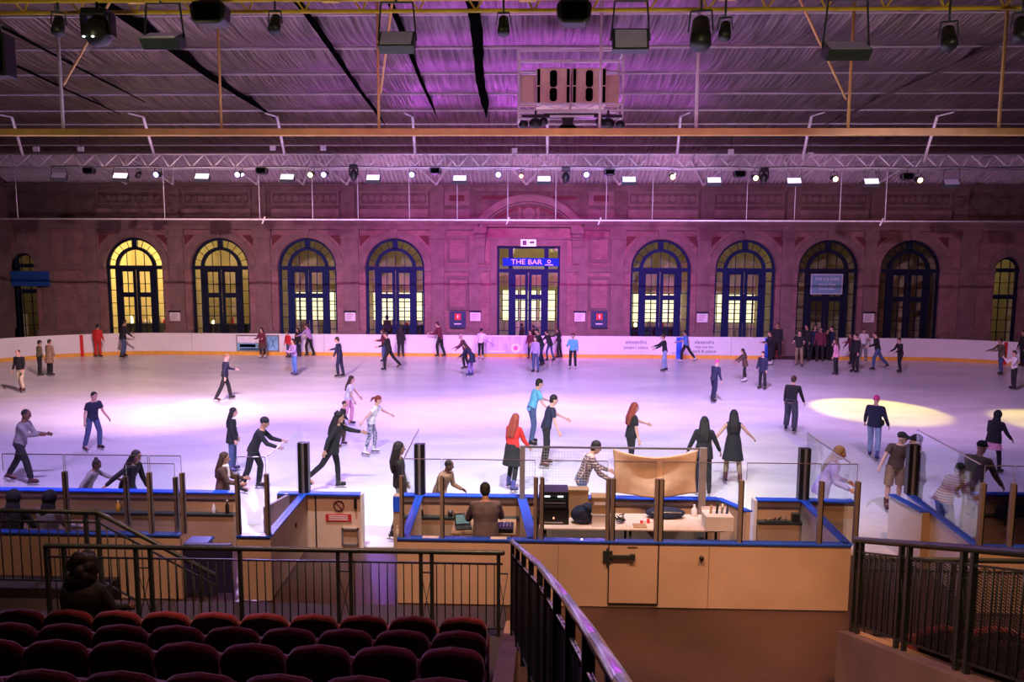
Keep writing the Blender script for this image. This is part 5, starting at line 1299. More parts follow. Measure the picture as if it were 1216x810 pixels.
def pat_mat(kind):
    nm = 'cloth_' + kind
    if nm in MATS: return MATS[nm]
    m = bpy.data.materials.new(nm); m.use_nodes = True; MATS[nm] = m; nt = m.node_tree; b = nt.nodes['Principled BSDF']; b.inputs['Roughness'].default_value = .85
    tc = nt.nodes.new('ShaderNodeTexCoord')
    if kind == 'stripe':
        wv = nt.nodes.new('ShaderNodeTexWave'); wv.wave_type = 'BANDS'; wv.bands_direction = 'Z'; wv.inputs['Scale'].default_value = 7; nt.links.new(tc.outputs['Object'], wv.inputs['Vector']); f = wv.outputs['Fac']; c1, c2 = (.62, .40, .40), (.30, .17, .18)
    else:
        wv = nt.nodes.new('ShaderNodeTexWave'); wv.bands_direction = 'Z'; wv.inputs['Scale'].default_value = 6; wx = nt.nodes.new('ShaderNodeTexWave'); wx.bands_direction = 'X'; wx.inputs['Scale'].default_value = 6
        nt.links.new(tc.outputs['Object'], wv.inputs['Vector']); nt.links.new(tc.outputs['Object'], wx.inputs['Vector']); mm = nt.nodes.new('ShaderNodeMath'); mm.operation = 'MULTIPLY'; nt.links.new(wv.outputs['Fac'], mm.inputs[0]); nt.links.new(wx.outputs['Fac'], mm.inputs[1]); f = mm.outputs[0]; c1, c2 = (.10, .06, .07), (.58, .45, .42)
        if kind == 'leopard':
            vn = nt.nodes.new('ShaderNodeTexVoronoi'); vn.inputs['Scale'].default_value = 16; nt.links.new(tc.outputs['Object'], vn.inputs['Vector']); f = vn.outputs['Distance']; c1, c2 = (.03, .03, .08), (.35, .33, .45)
    r = nt.nodes.new('ShaderNodeValToRGB'); r.color_ramp.elements[0].position = .3; r.color_ramp.elements[1].position = .5; r.color_ramp.elements[0].color = (*c1, 1); r.color_ramp.elements[1].color = (*c2, 1)
    nt.links.new(f, r.inputs[0]); nt.links.new(r.outputs[0], b.inputs['Base Color']); return m
def cm(k):
    if k in ('stripe', 'check', 'leopard'): return pat_mat(k)
    return cmat(C[k] if isinstance(k, str) else k, 'fabric_' + k if isinstance(k, str) else None)

POSES = {
 'stand':  dict(lean=3, aL=(4, 9, 12), aR=(4, 9, 12), lL=(3, 4, 6), lR=(-1, 4, 4)),
 'glide':  dict(lean=10, aL=(12, 14, 22), aR=(-8, 16, 20), lL=(16, 4, 24), lR=(-6, 6, 12)),
 'stride': dict(lean=14, aL=(34, 12, 40), aR=(-22, 14, 22), lL=(24, 3, 22), lR=(-28, 8, 12)),
 'strideR': dict(lean=14, aR=(34, 12, 40), aL=(-22, 14, 22), lR=(24, 3, 22), lL=(-28, 8, 12)),
 'reach':  dict(lean=8, aL=(62, 8, 18), aR=(14, 12, 18), lL=(10, 4, 14), lR=(-4, 5, 6)),
 'reach2': dict(lean=10, aL=(52, 8, 26), aR=(46, 10, 26), lL=(14, 5, 20), lR=(-4, 6, 8)),
 'arms':   dict(lean=4, aL=(10, 52, 10), aR=(10, 52, 10), lL=(8, 5, 12), lR=(-6, 6, 6)),
 'armsfb': dict(lean=12, aL=(66, 12, 10), aR=(-32, 22, 16), lL=(14, 4, 12), lR=(-26, 7, 20)),
 'bend':   dict(lean=46, aL=(32, 10, 20), aR=(26, 10, 22), lL=(18, 5, 18), lR=(10, 6, 12)),
 'leanf':  dict(lean=22, aL=(40, 10, 30), aR=(18, 12, 28), lL=(18, 5, 26), lR=(-4, 6, 14)),
 'board':  dict(lean=24, aL=(4, 12, 66), aR=(8, 12, 60), lL=(10, 5, 12), lR=(4, 5, 10)),
 'work':   dict(lean=20, aL=(26, 16, 62), aR=(30, 16, 56), lL=(8, 6, 8), lR=(4, 6, 6)),
 'phone':  dict(lean=4, aL=(30, 14, 118), aR=(34, 14, 110), lL=(4, 5, 6), lR=(-1, 5, 4)),
 'hold':   dict(lean=3, aL=(20, 12, 70), aR=(22, 12, 66), lL=(3, 5, 6), lR=(-2, 5, 4)),
 'sit':    dict(lean=8, aL=(24, 12, 44), aR=(24, 12, 44), lL=(84, 8, 84), lR=(84, 8, 84)),
}
def limb_dir(flex, abd, s):
    f, a = math.radians(flex), math.radians(abd); return Vector((s * math.sin(a), math.cos(a) * math.sin(f), -math.cos(a) * math.cos(f)))
def person(label, px, py, hy, face, pose, top, bot, hair='short', hcol='k', skin='l', sleeve='long', boots='b', fem=False, coat=0.0, group=None,
           skates=True, Y=None, z0=0.0, over=None, scarf=None, near=None, bag=None, htop=None, fat=1.0):
    if Y is None: base = at_z(px, py, z0)
    else: base = at_y(px, py, Y); base.z = z0
    if Y is None and z0 == 0:
        cx_ = max(RX0 + RR, min(RX1 - RR, base.x)); lim = RY1 - RR + math.sqrt(max(1, RR * RR - (base.x - cx_) ** 2)) - .42
        if base.y > lim: base = at_y(px, py, lim); base.z = 0
    P = dict(POSES[pose]); 
    if over: P.update(over)
    near = (base.y < 25) if near is None else near
    vox = .0105 if near else .0150
    rot = Matrix.Rotation(math.radians(face), 3, 'Z')
    lean = P['lean']; RT = Matrix.Rotation(math.radians(-lean), 3, 'X') @ Matrix.Rotation(math.radians(P.get('side', 0)), 3, 'Y')
    RH = Matrix.Rotation(math.radians(-lean * .35 - P.get('nod', 6)), 3, 'X') @ Matrix.Rotation(math.radians(P.get('turn', 0)), 3, 'Z')
    sw = .160 if fem else .182; hw = .092
    V = Vector
    T = lambda x, y, z: RT @ V((x, y, z))
    neck = T(0, -.005, .50); head = neck + RH @ V((0, .022, .155))
    J = {}
    for s, k in ((-1, 'L'), (1, 'R')):
        fl, ab, el = P['a' + k]
        sh = T(s * sw, 0, .432); d1 = limb_dir(fl, ab, s); e = sh + d1 * .285; d2 = limb_dir(fl + el, ab * .55 if el > 30 else ab * .9, s); wr = e + d2 * .245
        fl2, ab2, kn = P['l' + k]
        hp = V((s * hw, 0, -.02)); t1 = limb_dir(fl2, ab2, s); knee = hp + t1 * .43; t2 = limb_dir(fl2 - kn, ab2 * .6, s); ank = knee + t2 * .41
        J[k] = (sh, e, wr, d2, hp, knee, ank, fl2 - kn)
    lift = .155 if skates else .085
    zmin = 9
    for s, k in ((-1, 'L'), (1, 'R')):
        an, fa = J[k][6], J[k][7]; fq = math.radians(min(0, fa) * .7); hgt = lift
        zmin = min(zmin, an.z + .17 * math.sin(fq) - hgt * math.cos(fq), an.z - .09 * math.sin(fq) - hgt * math.cos(fq))
    htopz = (head + RH @ V((0, 0, .135))).z - zmin
    want = at_y(px, hy, base.y).z - z0
    sc = max(.62, min(1.16, want / htopz)) if pose != 'sit' else 1.0
    root = thing('person', label, 'person', base, 0, group); root['category'] = 'person'
    root.rotation_euler = (0, 0, math.radians(face)); root.scale = (sc,) * 3
    O = V((0, 0, -zmin))
    # ---- body
    b = MB()
    def tor(m, zs, grow=0, hem=None):
        rs = []
        for z, rx, ry in zs: rs.append((T(0, 0, z) + O, RT @ V((rx + grow, 0, 0)), RT @ V((0, ry + grow, 0))))
        m.rings(rs, 16)
    hipw = .172 if fem else .160; wst = .128 if fem else .142; chs = .150 if fem else .168
    prof = [(-.09, hipw * .86, .100), (-.02, hipw, .115), (.08, hipw * .93, .105), (.19, wst, .092), (.32, chs, .108), (.42, chs * 1.02, .098), (.475, chs * .80, .075), (.51, .065, .055)]
    tor(b, prof)
    b.tube(neck + O - RT @ V((0, 0, .03)), head + O - RH @ V((0, .02, .05)), .056, .052, 12)
    b.ell(head + O + RH @ V((0, 0, .02)), .076, .094, .108, RH, 16, 12)
    b.ell(head + O + RH @ V((0, .035, -.06)), .052, .058, .055, RH, 12, 8)
    b.tube(head + O + RH @ V((0, .085, .02)), head + O + RH @ V((0, .112, -.022)), .010, .015, 8, round_=True)
    for s in (-1, 1): b.ell(head + O + RH @ V((s * .077, -.006, -.0)), .012, .022, .032, RH, 8, 6)
    for s, k in ((-1, 'L'), (1, 'R')):
        sh, e, wr, d2, hp, knee, ank, fa = J[k]
        b.tube(T(s * sw * .5, 0, .445) + O, sh + O, .052, .050, 12, round_=True); b.tube(sh + O, e + O, .050, .038, 12, round_=True); b.tube(e + O, wr + O, .040, .026, 12, round_=True)
        # hand
        side = d2.cross(V((s, 0, 0))); side = (side.normalized() if side.length > .1 else V((0, 1, 0)))
        across = V((0, 1, 0)) - d2 * d2.y
        if across.length < .35: across = V((0, 0, 1)) - d2 * d2.z
        across.normalize(); nrm = d2.cross(across).normalized()
        if nrm.x * s > 0: nrm = -nrm            # palm side faces inwards
        pc = wr + d2 * .045
        Rm = Matrix((across, nrm, d2)).transposed()
        b.ell(pc + O, .040, .018, .052, Rm, 10, 8)
        for i, (o_, ln) in enumerate(((.030, .070), (.010, .080), (-.011, .074), (-.031, .058))):
            p0 = wr + d2 * .080 + across * o_; p1 = p0 + (d2 * .85 + nrm * .35 + across * o_ * 4).normalized() * ln * .5; p2 = p1 + (d2 * .55 + nrm * .8).normalized() * ln * .5
            b.tube(p0 + O, p1 + O, .0095, .0088, 8, round_=True); b.tube(p1 + O, p2 + O, .0088, .0075, 8, round_=True)
        q0 = wr + d2 * .02 + across * .030; q1 = q0 + (across * .8 + d2 * .7 + nrm * .3).normalized() * .035; q2 = q1 + (d2 * .9 + nrm * .3).normalized() * .028
        b.tube(q0 + O, q1 + O, .012, .010, 8, round_=True); b.tube(q1 + O, q2 + O, .010, .008, 8, round_=True)
        b.tube(hp + O, knee + O, .084 if not fem else .086, .056, 14, round_=True)
        cf = knee.lerp(ank, .32); b.tube(knee + O, cf + O, .054, .056, 12, round_=True); b.tube(cf + O, ank + O, .056, .036, 12, round_=True)
        fd = limb_dir(90 + min(25, max(-55, fa * .8)) - 0, 3, s); fd = V((s * .12, math.cos(math.radians(min(0, fa) * .7)), math.sin(math.radians(min(0, fa) * .7)))).normalized()
        J[k] = J[k] + (fd,)
        b.tube(ank + O - V((0, 0, .02)), ank + O + fd * .13 - V((0, 0, .045)), .038, .034, 10, round_=True)
    o = b.build('body', SK[skin], parent=root, origin=(0, 0, 0)); rm(o, vox, 2)
    # ---- face
    if near or abs(((face + P.get('turn', 0)) % 360) - 180) < 100:
        m = MB()
        for s in (-1, 1): m.ell(head + O + RH @ V((s * .030, .088, .018)), .013, .008, .008, RH, 8, 6); m.bar(head + O + RH @ V((s * .048, .086, .040)), head + O + RH @ V((s * .014, .093, .043)), .007, .006)
        m.build('eye_and_brow', EYE, parent=root)
        m = MB(); m.ell(head + O + RH @ V((0, .090, -.052)), .022, .010, .007, RH, 8, 6); m.build('mouth', LIPS, parent=root)
    # ---- clothing
    tm = cm(top)
    m = MB(); g = .016 + (.014 if coat else 0)
    lo = -.06 - coat
    if hair != 'dress':
        pr = [(z, rx + g, ry + g) for z, rx, ry in prof if z >= -.02 and z < .5]
        pr = [(lo, hipw + g + coat * .12, .118 + g + coat * .1)] + ([(-.04, hipw + g, .118 + g)] if coat > .06 else []) + pr[1:] + [(.492, .085, .072)]
        rs = []
        for z, rx, ry in pr:
            Rz = RT if z > 0 else Matrix.Rotation(math.radians(-lean * .45), 3, 'X')
            c = (T(0, 0, z) if z > 0 else Rz @ V((0, 0, z)))
            rs.append((c + O, Rz @ V((rx * fat, 0, 0)), Rz @ V((0, ry * fat, 0))))
        m.rings(rs, 18)
    for s, k in ((-1, 'L'), (1, 'R')):
        sh, e, wr = J[k][:3]
        if sleeve == 'none': m.tube(T(s * sw * .5, 0, .44) + O, T(s * sw * .85, 0, .44) + O, .060, .056, 12, round_=True); continue
        m.tube(T(s * sw * .55, 0, .44) + O, sh + O, .060 * fat, .062 * fat, 12, round_=True)
        if sleeve == 'short': m.tube(sh + O, sh.lerp(e, .62) + O, .066, .064, 12)
        else: m.tube(sh + O, e + O, (.062 + coat * .02) * fat, .054 * fat, 12, round_=True); m.tube(e + O, e.lerp(wr, .95) + O, .054, .040, 12)
    o = m.build('jacket' if coat or sleeve == 'long' else 'shirt', tm, parent=root); rm(o, vox * 1.1, 3)
    bm_ = cm(bot[1] if isinstance(bot, tuple) else bot); kind = bot[0] if isinstance(bot, tuple) else 'trousers'
    def legs(m, r0, r1, r2, end=.96):
        for k in 'LR':
            hp, knee, ank = J[k][4:7]; m.tube(hp + O, knee + O, .084 + r0, .058 + r1, 14, round_=True); cf = knee.lerp(ank, .35); m.tube(knee + O, cf + O, .056 + r1, .058 + r1 * .9, 12, round_=True); m.tube(cf + O, knee.lerp(ank, end) + O, .058 + r1 * .9, .040 + r2, 12)
        rs = [(V((0, 0, z)) + O, V((rx, 0, 0)), V((0, ry, 0))) for z, rx, ry in ((-.11, hipw * .8, .10), (-.02, hipw + .008, .125), (.06, hipw * .95 + .008, .115))]; m.rings(rs, 16)
    if kind in ('trousers', 'baggy', 'leggings', 'shorts'):
        m = MB(); r = {'trousers': (.008, .016, .022), 'baggy': (.022, .040, .045), 'leggings': (.004, .005, .008), 'shorts': (.02, .035, .03)}[kind]
        if kind == 'shorts':
            for k in 'LR':
                hp, knee = J[k][4:6]; m.tube(hp + O, knee + O, .105, .095, 14)
            m.rings([(V((0, 0, z)) + O, V((rx, 0, 0)), V((0, ry, 0))) for z, rx, ry in ((-.11, hipw * .8, .10), (-.02, hipw + .012, .125), (.06, hipw, .115))], 16)
        else: legs(m, *r)
        o = m.build({'shorts': 'shorts', 'leggings': 'leggings'}.get(kind, 'trousers'), bm_, parent=root); rm(o, vox * 1.1, 3)
    else:   # skirt or dress skirt with tights
        m = MB(); legs(m, .003, .004, .005); o = m.build('tights', cm(bot[2]), parent=root); rm(o, vox * 1.1, 2)
        ln = bot[3] if len(bot) > 3 else .36
        m = MB(); rs = []
        fx = (J['L'][5].y + J['R'][5].y) / 2
        for t_, (z, rx, ry) in enumerate(((.10, wst + .03, .115), (-.02, hipw + .02, .135), (-.16, hipw + .035, .15), (-ln, hipw + .05 + ln * .08, .15 + ln * .15))): rs.append((V((0, fx * max(0, -z) * .9, z)) + O, V((rx, 0, 0)), V((0, ry, 0))))
        m.rings(rs, 20); o = m.build('skirt', bm_, parent=root); rm(o, vox * 1.1, 2)
    # ---- hair
    hm = cm(hcol) if hcol in C else mat('hair_' + hcol, HC_[hcol], .7, noise=(20, .3, (1, 1, .2)), bump=(30, .6, (1, 1, .15)))
    H = lambda x, y, z: head + O + RH @ V((x, y, z))
    m = MB(); nmh = 'hair'
    if hair in ('short', 'long', 'bun', 'pony', 'afro', 'curly'):
        m.ell(H(0, -.016, .045), .086, .100, .096, RH, 16, 10); m.ell(H(0, -.045, -.005), .078, .066, .085, RH, 12, 8)
    if hair in ('long', 'curly'):
        r = .055 if hair == 'long' else .075
        for s in (-1, 0, 1): m.tube(H(s * .045, -.06, .0), T(s * .07, -.095, .40) + O, r * .95, r, 10, round_=True); m.tube(T(s * .07, -.095, .40) + O, T(s * .06, -.115, .26) + O, r, r * .6, 10, round_=True)
        for s in (-1, 1): m.tube(H(s * .072, -.01, .03), T(s * .10, .0 - .03, .44) + O, .030, .034, 8, round_=True)
    if hair == 'curly':
        for i in range(12): a = i * PI / 6; m.ell(H(.085 * math.cos(a), -.03 + .07 * math.sin(a) * .9, .06 + .02 * (i % 3)), .045, .045, .045, RH, 8, 6)
    if hair == 'bun': m.ell(H(0, -.05, .145), .045, .045, .042, RH, 10, 8)
    if hair == 'pony': m.tube(H(0, -.10, .05), H(0, -.17, .02), .028, .036, 10, round_=True); m.tube(H(0, -.17, .02), H(0, -.21, -.10), .036, .014, 10, round_=True)
    if hair == 'afro':
        for i in range(14): a = i * 2 * PI / 14; m.ell(H(.085 * math.cos(a), -.02 + .085 * math.sin(a), .065 + .03 * (i % 2)), .06, .06, .06, RH, 8, 6)
        m.ell(H(0, -.02, .11), .11, .11, .08, RH, 12, 8)
    if hair == 'bigcurls':
        rg = random.Random(5)
        for i in range(34): a = rg.uniform(0, 2 * PI); q = rg.uniform(-.9, 1.2); m.ell(H(.125 * math.cos(a) * math.cos(q * .8), -.05 + .10 * math.sin(a) * math.cos(q * .8), -.02 + .14 * q), .065, .065, .065, RH, 8, 6)
        m.ell(H(0, -.05, .02), .13, .11, .16, RH, 12, 8)
    if hair == 'crop': m.ell(H(0, -.012, .036), .080, .097, .094, RH, 16, 10)
    if hair == 'beanie': nmh = 'knitted_hat'; m.ell(H(0, -.014, .055), .092, .106, .095, RH, 16, 10); m.tube(H(0, -.014, .035), H(0, -.014, .065), .098, .096, 16)
    if hair == 'cap':
        nmh = 'cap'; m.ell(H(0, -.010, .055), .088, .103, .082, RH, 16, 10); m.ell(H(0, .105, .050), .068, .075, .014, RH, 14, 6)
    if hair == 'hood':
        nmh = 'hood'; m.ell(H(0, -.022, .02), .105, .112, .135, RH, 16, 10); m.tube(H(0, -.03, -.06), T(0, -.02, .44) + O, .09, .12, 14, round_=True)
    o = m.build(nmh, hm, parent=root); rm(o, vox * 1.05, 2 if hair in ('curly', 'afro') else 3)
    if hair == 'hoodback' or (sleeve == 'long' and coat == 0.001): pass
    if scarf:
        m = MB(); 
        for i in range(12): a = 2 * PI * i / 12; b2 = 2 * PI * (i + 1) / 12; m.tube(T(.085 * math.cos(a), .01 + .075 * math.sin(a), .50) + O, T(.085 * math.cos(b2), .01 + .075 * math.sin(b2), .50) + O, .032, n=8, round_=True)
        m.tube(T(.03, .09, .50) + O, T(.04, .125, .28) + O, .04, .045, 10, round_=True); o = m.build('scarf', cm(scarf), parent=root); rm(o, vox, 2)
    if bag:
        m = MB(); c0 = T(.20, -.02, .04) + O; m.ell(c0, .05, .11, .09); o = m.build('shoulder_bag', cm(bag), parent=root); rm(o, vox, 1)
        m = MB(); m.tube(c0 + V((0, 0, .07)), T(-.08, .11, .40) + O, .008, n=6); m.tube(c0 + V((0, 0, .07)), T(-.08, -.12, .42) + O, .008, n=6); m.tube(T(-.08, .11, .40) + O, T(-.10, .0, .50) + O, .008, n=6); m.build('bag_strap', cm(bag), parent=root)
    # ---- skates or shoes
    bt = {'b': BOOTB, 'w': BOOTW, 'n': BOOTN, 'p': BOOTP}[boots]
    for k in 'LR':
        ank, fa, fd = J[k][6], J[k][7], J[k][8]
        upv = V((0, 0, 1)) - fd * fd.z; upv.normalize(); sd = fd.cross(upv)
        m = MB(); a0 = ank + O
        def blk(y0, y1, z0_, z1_, w_, mi):
            vs = []
            for z in (z0_, z1_):
                for x, y in ((-w_, y0), (w_, y0), (w_, y1), (-w_, y1)): vs.append(a0 + fd * y + sd * x + upv * z)
            m.hexa(vs[:4], vs[4:], mi)
        m.tube(a0 + upv * .10 - fd * .01, a0 - upv * .02 - fd * .005, .052, .05, 12, 0, round_=True)
        m.tube(a0 - upv * .03 - fd * .02, a0 - upv * .045 + fd * .13, .046, .036, 12, 0, round_=True)
        blk(-.075, .165, -.088, -.068, .036, 1)
        if skates:
            blk(-.06, -.03, -.135, -.088, .010, 2); blk(.08, .12, -.135, -.088, .010, 2); blk(-.09, .175, -.153, -.128, .004, 2)
        m.build('skate' if skates else 'shoe', [bt, BLACK, STEEL], parent=root)
    return root

L_, R__, A_, T_ = 90, -90, 0, 180      # facing left, right, away, toward the viewer
pp = person
# --- near skaters
pp('person in pale grey hooded top and black trousers striding right at the left edge', 27, 575, 486, -80, 'strideR', 'grey', 'black', 'crop', 'k', 'd', boots='n', over=dict(lR=(22, 3, 10), lL=(-20, 8, 12), aR=(42, 10, 50), aL=(20, 12, 62)))
pp('person in navy short sleeved top and dark jeans gliding near the left edge', 112, 536, 465, -110, 'glide', 'navy', 'jean', 'short', 'k', 'l', 'short', over=dict(turn=-15))
pp('child with hair bun and grey cardigan holding hands behind the left barrier', 103, 600, 546, -85, 'leanf', 'grey', 'black', 'bun', 'k', 'd', fem=True, Y=12.95, over=dict(lean=28, aL=(60, 6, 10), aR=(-30, 30, 15)))
pp('woman with long dark hair and black top reaching back to the child with the bun', 152, 600, 534, -100, 'leanf', 'black', 'jean', 'long', 'k', 'm', fem=True, Y=12.85, over=dict(lean=24, aR=(-48, 30, 6), aL=(10, 8, 10)))
pp('woman with long dark hair, dark cardigan over white top and jeans, standing', 277, 561, 484, -75, 'stand', 'black', 'jean', 'long', 'k', 'l', boots='p', fem=True, coat=.12, scarf='white')
pp('man in black knitted hat and grey sleeved black top leaning forward with joined hands', 302, 584, 496, -80, 'leanf', 'black', 'black', 'beanie', 'black', 'm', boots='b', over=dict(lean=26, aL=(42, 8, 30), aR=(36, 8, 34), lR=(-12, 6, 10)))
pp('woman with brown hair, white scarf and dark brown coat at the left barrier', 265, 600, 537, -80, 'stand', 'brown', 'black', 'long', 'b', 'l', fem=True, coat=.2, Y=12.75, scarf='white', over=dict(aL=(30, 8, 50), aR=(30, 8, 50)))
pp('woman with big dark curly hair in black, striding with arms spread', 396, 582, 489, -85, 'armsfb', 'black', ('leggings', 'black'), 'curly', 'k', 'm', fem=True, coat=.1, over=dict(lL=(10, 4, 8), lR=(-30, 6, 18), turn=-10, lean=14))
pp('long haired girl in white T shirt and pale pink trousers gliding behind the children', 414, 507, 446, -85, 'glide', 'white', 'pink', 'long', 'b', 'l', 'short', fem=True, over=dict(aL=(30, 14, 6), aR=(14, 10, 10)))
pp('small person in dark top mostly hidden behind the curly haired woman', 406, 531, 476, -70, 'glide', 'black', 'brown', 'crop', 'b', 'l', boots='n')
pp('girl with ponytail, white T shirt and patterned leggings skating with both arms out', 441, 541, 470, -80, 'armsfb', 'white', ('leggings', 'leopard'), 'pony', 'r', 'l', 'short', boots='w', fem=True, over=dict(lean=20, aL=(52, 20, 6), aR=(-50, 26, 6), lL=(16, 4, 22), lR=(-6, 5, 12)))
pp('woman in black top and grey jeans leaning back behind glass at the left gap', 476, 640, 523, -70, 'leanf', 'black', 'grey', 'long', 'k', 'm', fem=True, Y=12.75, over=dict(lean=-6, side=8, aL=(16, 8, 8), aR=(6, 8, 8)))
pp('man in tan hooded jacket leaning on the near barrier beside the operator box', 522, 620, 544, -120, 'board', 'tan', 'black', 'crop', 'k', 'd', Y=12.85, coat=.05, over=dict(turn=30))
pp('operator in grey brown suit jacket seen from behind, working at the mixer', 577, 640, 578, 8, 'work', 'suit', 'black', 'short', 'k', 'm', skates=False, coat=.12, Y=10.62, fat=1.12, over=dict(lean=12, nod=18))
pp('woman with long auburn hair, red top and short black skirt skating away', 608, 583, 492, -35, 'glide', 'red', ('skirt', 'black', 'black', .40), 'long', 'r', 'l', fem=True, boots='p', over=dict(aR=(20, 10, 20)))
pp('man in light blue T shirt and jeans leaning forward, left of the man in navy', 631, 530, 450, -75, 'leanf', 'teal', 'jean', 'short', 'k', 'l', 'short', boots='b', over=dict(lean=18, lL=(14, 4, 22), lR=(4, 4, 14)))
pp('man in navy T shirt skating with one arm out, beside the man in light blue', 648, 555, 469, -80, 'glide', 'navy', 'black', 'short', 'k', 'l', 'short', boots='n', over=dict(lean=16, aL=(48, 8, 14), aR=(10, 10, 12), lL=(8, 4, 12), lR=(-2, 5, 10)))
pp('man in checked shirt reaching right behind the equipment rack', 690, 620, 524, -85, 'reach', 'check', 'jean', 'short', 'k', 'l', Y=13.2, over=dict(lean=22, aL=(38, 8, 30), aR=(30, 8, 30), nod=15))
pp('woman with red hair and black T shirt reaching right above the tan cloth', 748, 566, 478, -75, 'reach', 'black', ('leggings', 'black'), 'long', 'r', 'l', 'short', fem=True, over=dict(aL=(58, 8, 12), aR=(4, 8, 8), lean=5))
pp('child with long dark hair in black holding hands with the woman in the black dress', 834, 588, 495, -10, 'stand', 'black', ('leggings', 'black'), 'long', 'k', 'm', fem=True, coat=.1, over=dict(aL=(8, 22, 10), aR=(14, 24, 10)))
pp('woman in sleeveless black dress with long dark hair skating away, arms held out', 869, 575, 487, -8, 'arms', 'black', ('skirt', 'black', 'khaki', .42), 'long', 'k', 'l', 'none', fem=True, boots='n', over=dict(aL=(8, 34, 8), aR=(14, 40, 30)))
pp('boy in navy top with bright pink hair, skating right', 847, 478, 427, -60, 'glide', 'navy', 'navy', 'crop', 'p', 'l', over=dict(lean=12))
pp('person in black hooded top and baggy grey trousers with white waistband', 938, 514, 447, -35, 'leanf', 'black', ('baggy', (.05, .05, .08)), 'short', 'b', 'l', over=dict(lean=16, aR=(16, 14, 10), aL=(10, 10, 10)))
pp('child in dark brown jacket and white skates reaching left', 884, 454, 414, 85, 'reach', 'brown', ('leggings', 'black'), 'long', 'k', 'm', boots='w', coat=.1, fem=True, over=dict(aR=(44, 12, 8), aL=(40, 10, 10), lean=12))
pp('person in dark coat facing left, beside the child in white skates', 905, 463, 417, 130, 'stand', 'navy', 'black', 'short', 'b', 'l', coat=.12)
pp('person with bright pink hair, navy jacket and pale jeans skating away right', 1036, 546, 469, -40, 'glide', 'navy', 'ljean', 'crop', 'p', 'l', boots='p', coat=.03, bag='black', over=dict(lean=4, lL=(20, 3, 16), lR=(-8, 5, 12), aR=(12, 14, 12)))
pp('person in dark hooded coat and pale skirt striding right at the right edge', 1177, 562, 488, -60, 'stride', 'black', ('skirt', 'pink', 'black', .30), 'hood', 'black', 'm', coat=.06, fem=True, over=dict(lean=10, lR=(8, 6, 6), lL=(-30, 10, 14), aR=(20, 16, 20), aL=(14, 12, 30)))
pp('man in brown T shirt, dark cap and tan shorts by the right padded post', 1060, 606, 511, 170, 'stride', 'brown', ('shorts', 'tan'), 'cap', 'black', 'l', 'short', boots='n', over=dict(side=-6, lean=10, aR=(22, 30, 6), aL=(10, 12, 10), lR=(8, 6, 6), lL=(-6, 4, 6), turn=60))
pp('person in dark jacket standing behind the right padded post', 1087, 620, 516, 60, 'stand', 'navy', 'black', 'cap', 'black', 'l', Y=13.3)
pp('person in pink striped top crouching behind the long blue partition at right', 1118, 620, 552, -70, 'bend', 'stripe', 'blue', 'short', 'k', 'l', fem=True, Y=12.7, coat=.04, over=dict(lean=40))
pp('person in dark jacket leaning over beside the striped top, right box', 1150, 620, 525, -60, 'leanf', 'olive', 'khaki', 'cap', 'black', 'm', Y=13.25, coat=.05, over=dict(lean=24, aL=(26, 12, 12), aR=(22, 14, 14)))
pp('person behind the glass by the right tall post, violet light painted into the clothes', 974, 620, 528, -110, 'board', 'violet_lit', 'violet_lit', 'long', 'lilac' if False else 'w', 'l', Y=12.95, fem=True, coat=.1)  # violet light at the glass is painted into the clothes colour
# --- far right skaters
pp('person in white top with hands raised to the face at the right edge', 1203, 463, 416, 80, 'phone', 'white', 'black', 'short', 'b', 'l')
pp('person in dark jacket hunched beside the white topped person at right', 1188, 446, 402, 90, 'reach2', 'olive', 'jean', 'short', 'k', 'm', coat=.06)
pp('person in black cut by the right edge at the barrier', 1214, 434, 392, 90, 'stand', 'black', 'black', 'short', 'k', 'm', coat=.1)
pp('person in dark top facing left with forearms forward, right of the striding skater in jeans', 1068, 443, 401, 95, 'reach2', 'black', 'black', 'short', 'b', 'l', over=dict(aL=(24, 8, 40), aR=(24, 8, 36)))
pp('skater in black top and blue jeans striding left with one foot raised', 1041, 440, 394, 80, 'stride', 'black', 'jean', 'short', 'b', 'l', over=dict(lean=12))
pp('person in large black padded jacket in front of the white topped man', 1015, 443, 396, 110, 'stand', 'black', 'black', 'short', 'b', 'l', coat=.08)
pp('person in dark coat half hidden left of the black padded jacket', 1010, 433, 395, 95, 'reach', 'maroon', 'black', 'short', 'b', 'm', coat=.08)
pp('man in white T shirt facing the camera by the far barrier', 1024, 427, 390, 170, 'hold', 'white', 'grey', 'short', 'b', 'l', 'short', boots='w')
pp('person in pale pink jacket and black trousers, back to the crowd at the doorway', 992, 446, 402, 60, 'stand', 'pink', 'black', 'long', 'b', 'l', coat=.06, fem=True)
pp('person in dark blue coat with pale sleeve at the doorway edge', 987, 428, 387, 100, 'stand', 'navy', 'black', 'short', 'b', 'l', coat=.1)
for px, py, hy, t_, f, lab in [(957, 428, 385, 'black', 120, 'dark clothed person at the left of the crowd in the doorway'), (966, 424, 386, 'navy', 175, 'dark clothed person at the back of the doorway crowd'), (973, 430, 388, 'maroon', 150, 'person in maroon in the middle of the doorway crowd'), (980, 426, 390, 'black', 200, 'person in black at the right of the doorway crowd')]:
    pp(lab, px, py, hy, f, 'stand', t_, 'black', 'short' if px % 2 else 'long', 'k', 'm', coat=.1)
pp('man in black T shirt and brown trousers skating out of the doorway crowd', 948, 436, 392, 150, 'hold', 'black', 'khaki', 'short', 'k', 'l', 'short', over=dict(lR=(-12, 5, 20)))
pp('tall person in dark clothes standing beside the red steps', 922, 424, 383, 150, 'stand', 'black', 'black', 'short', 'b', 'm', coat=.1)
pp('person in black holding a pink bag near the red steps', 914, 434, 393, 100, 'hold', 'black', ('leggings', 'black'), 'long', 'b', 'l', fem=True, boots='w', bag='pink')
